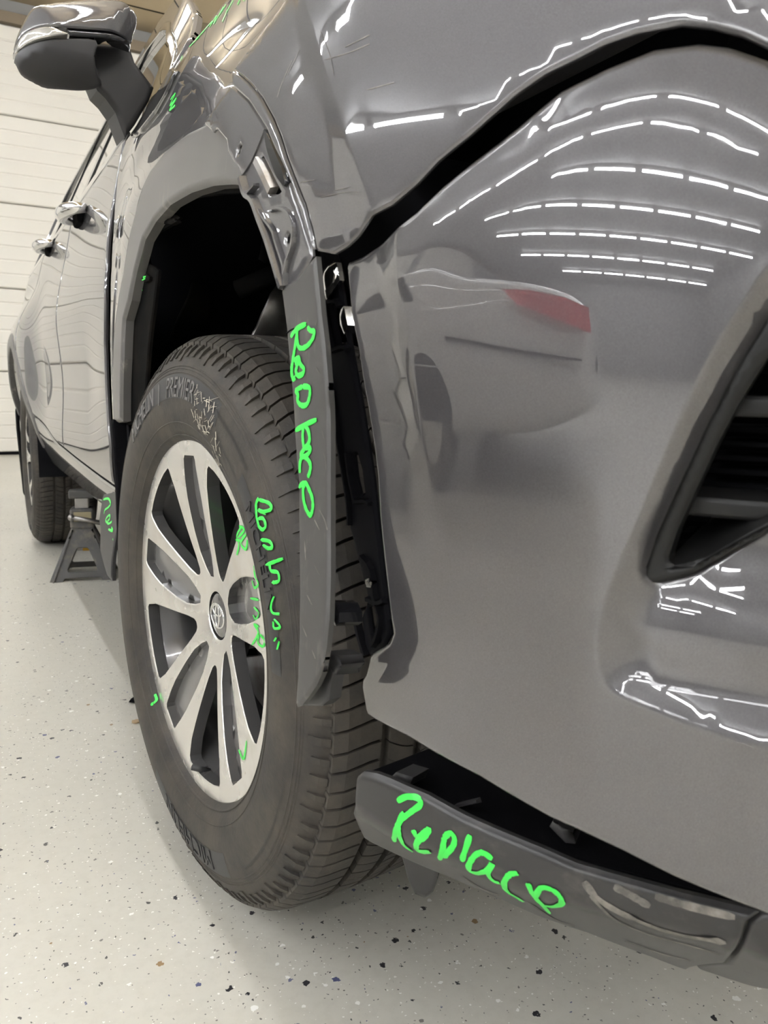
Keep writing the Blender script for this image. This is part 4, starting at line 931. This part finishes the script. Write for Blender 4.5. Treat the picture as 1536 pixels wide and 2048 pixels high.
Z10 = dict(org=(260, 0), k=4.267)
writing('green_writing', [[(430, 520), (490, 400), (560, 320), (602, 235)], [(510, 400), (590, 320), (565, 340), (640, 260), (610, 290), (700, 190), (684, 230), (740, 140), (722, 200), (800, 62), (764, 130), (822, 42)],
    [(790, 190), (830, 100), (885, 2)], [(920, 42), (940, 5)], [(970, 12), (984, -10)], [(350, 850), (390, 800), (345, 900), (400, 840), (340, 940), (390, 900)]], 5., [(frr, I4), (fender_front, I4)], frr, **Z10)
writing('green_writing', [[(283, 556), (293, 553)], [(285, 560), (292, 557)], [(284, 572), (286, 582)]], 4., [(lin, I4)]+[(c, I4) for c in lin.children], lin)

# ---------------------------------------------------------------- silver sedan parked alongside (seen mirrored in the bumper)
sd = empty('sedan', (-3.1, 1.8, 0)); tag(sd, 'silver sedan parked alongside, mirrored in the grey bumper', 'car')
yst = [-.50, -.47, -.40, -.2, .05, .3, .6, .95, 1.4, 2.2, 2.7, 3.1, 3.5, 3.9, 4.15, 4.22]
tops = [.80, .98, 1.08, 1.13, 1.16, 1.18, 1.20, 1.23, 1.38, 1.46, 1.44, 1.3, 1.08, .95, .76, .6]
bots = [.45, .36, .31, .28, .25, .24, .24, .22, .22, .22, .22, .22, .22, .24, .28, .36]
hws = [.70, .78, .84, .88, .90, .91, .91, .91, .91, .91, .91, .90, .88, .84, .76, .68]
secs = []
for y, tp_, bt, hw in zip(yst, tops, bots, hws):
    bl = min(.98, tp_-.03); rwid = hw*.93 if tp_ < 1.2 else hw*(.93-.55*(tp_-1.14))
    half = [(hw*.88, bt), (hw*.97, bt+.08), (hw, .55 if tp_ > .7 else .5), (hw*.99, .75 if tp_ > .85 else tp_-.08), (hw*.96, bl), (rwid, max(tp_-.05, bl+.008)), (rwid*.86, tp_-.012), (rwid*.4, tp_+.01)]
    secs.append([(-3.1+x, y, z) for x, z in half]+[(-3.1-x, y, z) for x, z in half[::-1]])
n = len(secs[0]); V = [p for s_ in secs for p in s_]; F = []
for i in range(len(secs)-1):
    for j in range(n): k = (j+1) % n; F.append((i*n+j, i*n+k, (i+1)*n+k, (i+1)*n+j))
F += [tuple(range(n))[::-1], tuple((len(secs)-1)*n+j for j in range(n))]
sb = meshobj('body', V, F, SILV, sd, True); md = sb.modifiers.new('smooth', 'SUBSURF'); md.levels = 2; md.render_levels = 2
def side_poly(name, pts, x, m, th=.02):
    v = [(x, y, z) for y, z in pts]+[(x-th, y, z) for y, z in pts]; k = len(pts)
    return meshobj(name, v, [tuple(range(k)), tuple(range(k, 2*k))[::-1]]+[(i, (i+1) % k, k+(i+1) % k, k+i) for i in range(k)], m, sd)
def slant(name, pts, m):
    v = [(-3.1+x, y, z) for x, y, z in pts]; return meshobj(name, v, [tuple(range(len(v)))], m, sd)
tl = MB(); tl.add([(-3.1+x, y, z) for x, y, z in ((.80, -.47, 1.0), (.80, -.49, .86), (.905, -.30, .90), (.90, -.28, 1.04), (.925, .12, .99), (.90, .26, 1.07), (.91, .0, 1.07))], [(0, 1, 2, 3), (3, 2, 4, 6), (6, 4, 5)])
t_o = tl.build('tail_light', RED, sd); sm_ = t_o.modifiers.new('thick', 'SOLIDIFY'); sm_.thickness = .03; sm_.offset = 1
side_poly('bumper_seam', [(-.42, .70), (-.42, .715), (-.1, .73), (.25, .75), (.95, .80), (.96, .78), (.26, .73), (-.1, .705)], -2.18, BLK, .05)
for nm, pts in (('rear_door_window', [(1.45, 1.04), (2.0, 1.02), (2.0, 1.34), (1.75, 1.33)]), ('front_door_window', [(2.06, 1.02), (2.95, 1.0), (2.6, 1.30), (2.06, 1.345)])):
    side_poly(nm, pts, -2.26, TINT, .03)
for yw in (1.35, 3.4):
    for xs in (-2.22, -3.98):
        Mw = Matrix.Translation((xs, yw, .325)) @ Matrix.Rotation(math.pi/2*(-1 if xs > -3 else 1), 4, 'Z')
        w_o = MB().lathe([(.0, .20), (.012, .23), (.012, .29), (-.01, .325), (-.19, .325), (-.2, .2)], 40, Mw).build('wheel', RUB, sd, True)
        MB().lathe([(-.01, 0), (-.005, .05), (-.03, .1), (-.005, .2)], 20, Mw).build('hub_cap', ALU, w_o, True)
side_poly('wheel_arch', [(1.35+.36*math.cos(a), .325+.36*math.sin(a)) for a in np.linspace(0, math.pi, 15)], -2.195, BLK, .02)
meshobj('number_plate', [(-3.35, -.515, .62), (-2.85, -.515, .62), (-2.85, -.515, .74), (-3.35, -.515, .74)], [(0, 1, 2, 3)], WHITE, sd)
for o in sd.children: o.matrix_parent_inverse = Matrix.Translation(Vector((3.1, -1.8, 0)))
# small bits of debris on the floor by the tyre
for px_, m_, sz in (((270, 1404), BLK, .012), ((273, 1446), mat('tan_chip', (.45, .33, .2), .7), .009)):
    P_ = onplane([px_], 2, 0.)[0]; bm = bmesh.new(); bmesh.ops.create_icosphere(bm, subdivisions=1, radius=sz)
    for v in bm.verts: v.co = Vector((v.co.x*random.uniform(.8, 1.6), v.co.y*random.uniform(.7, 1.2), max(0, v.co.z*.7+sz*.5)*random.uniform(.7, 1)))
    me = bpy.data.meshes.new('debris_chip'); bm.to_mesh(me); bm.free(); me.materials.append(m_)
    o = link(bpy.data.objects.new('debris_chip', me)); o.location = (P_[0], P_[1], 0)
    tag(o, ('black plastic chip on the floor beside the front tyre' if m_ is BLK else 'tan crumb on the floor beside the front tyre'), 'debris')
kids_fix()
wheel.matrix_parent_inverse = wheel2.matrix_parent_inverse = Matrix.Translation(-CARLOC)
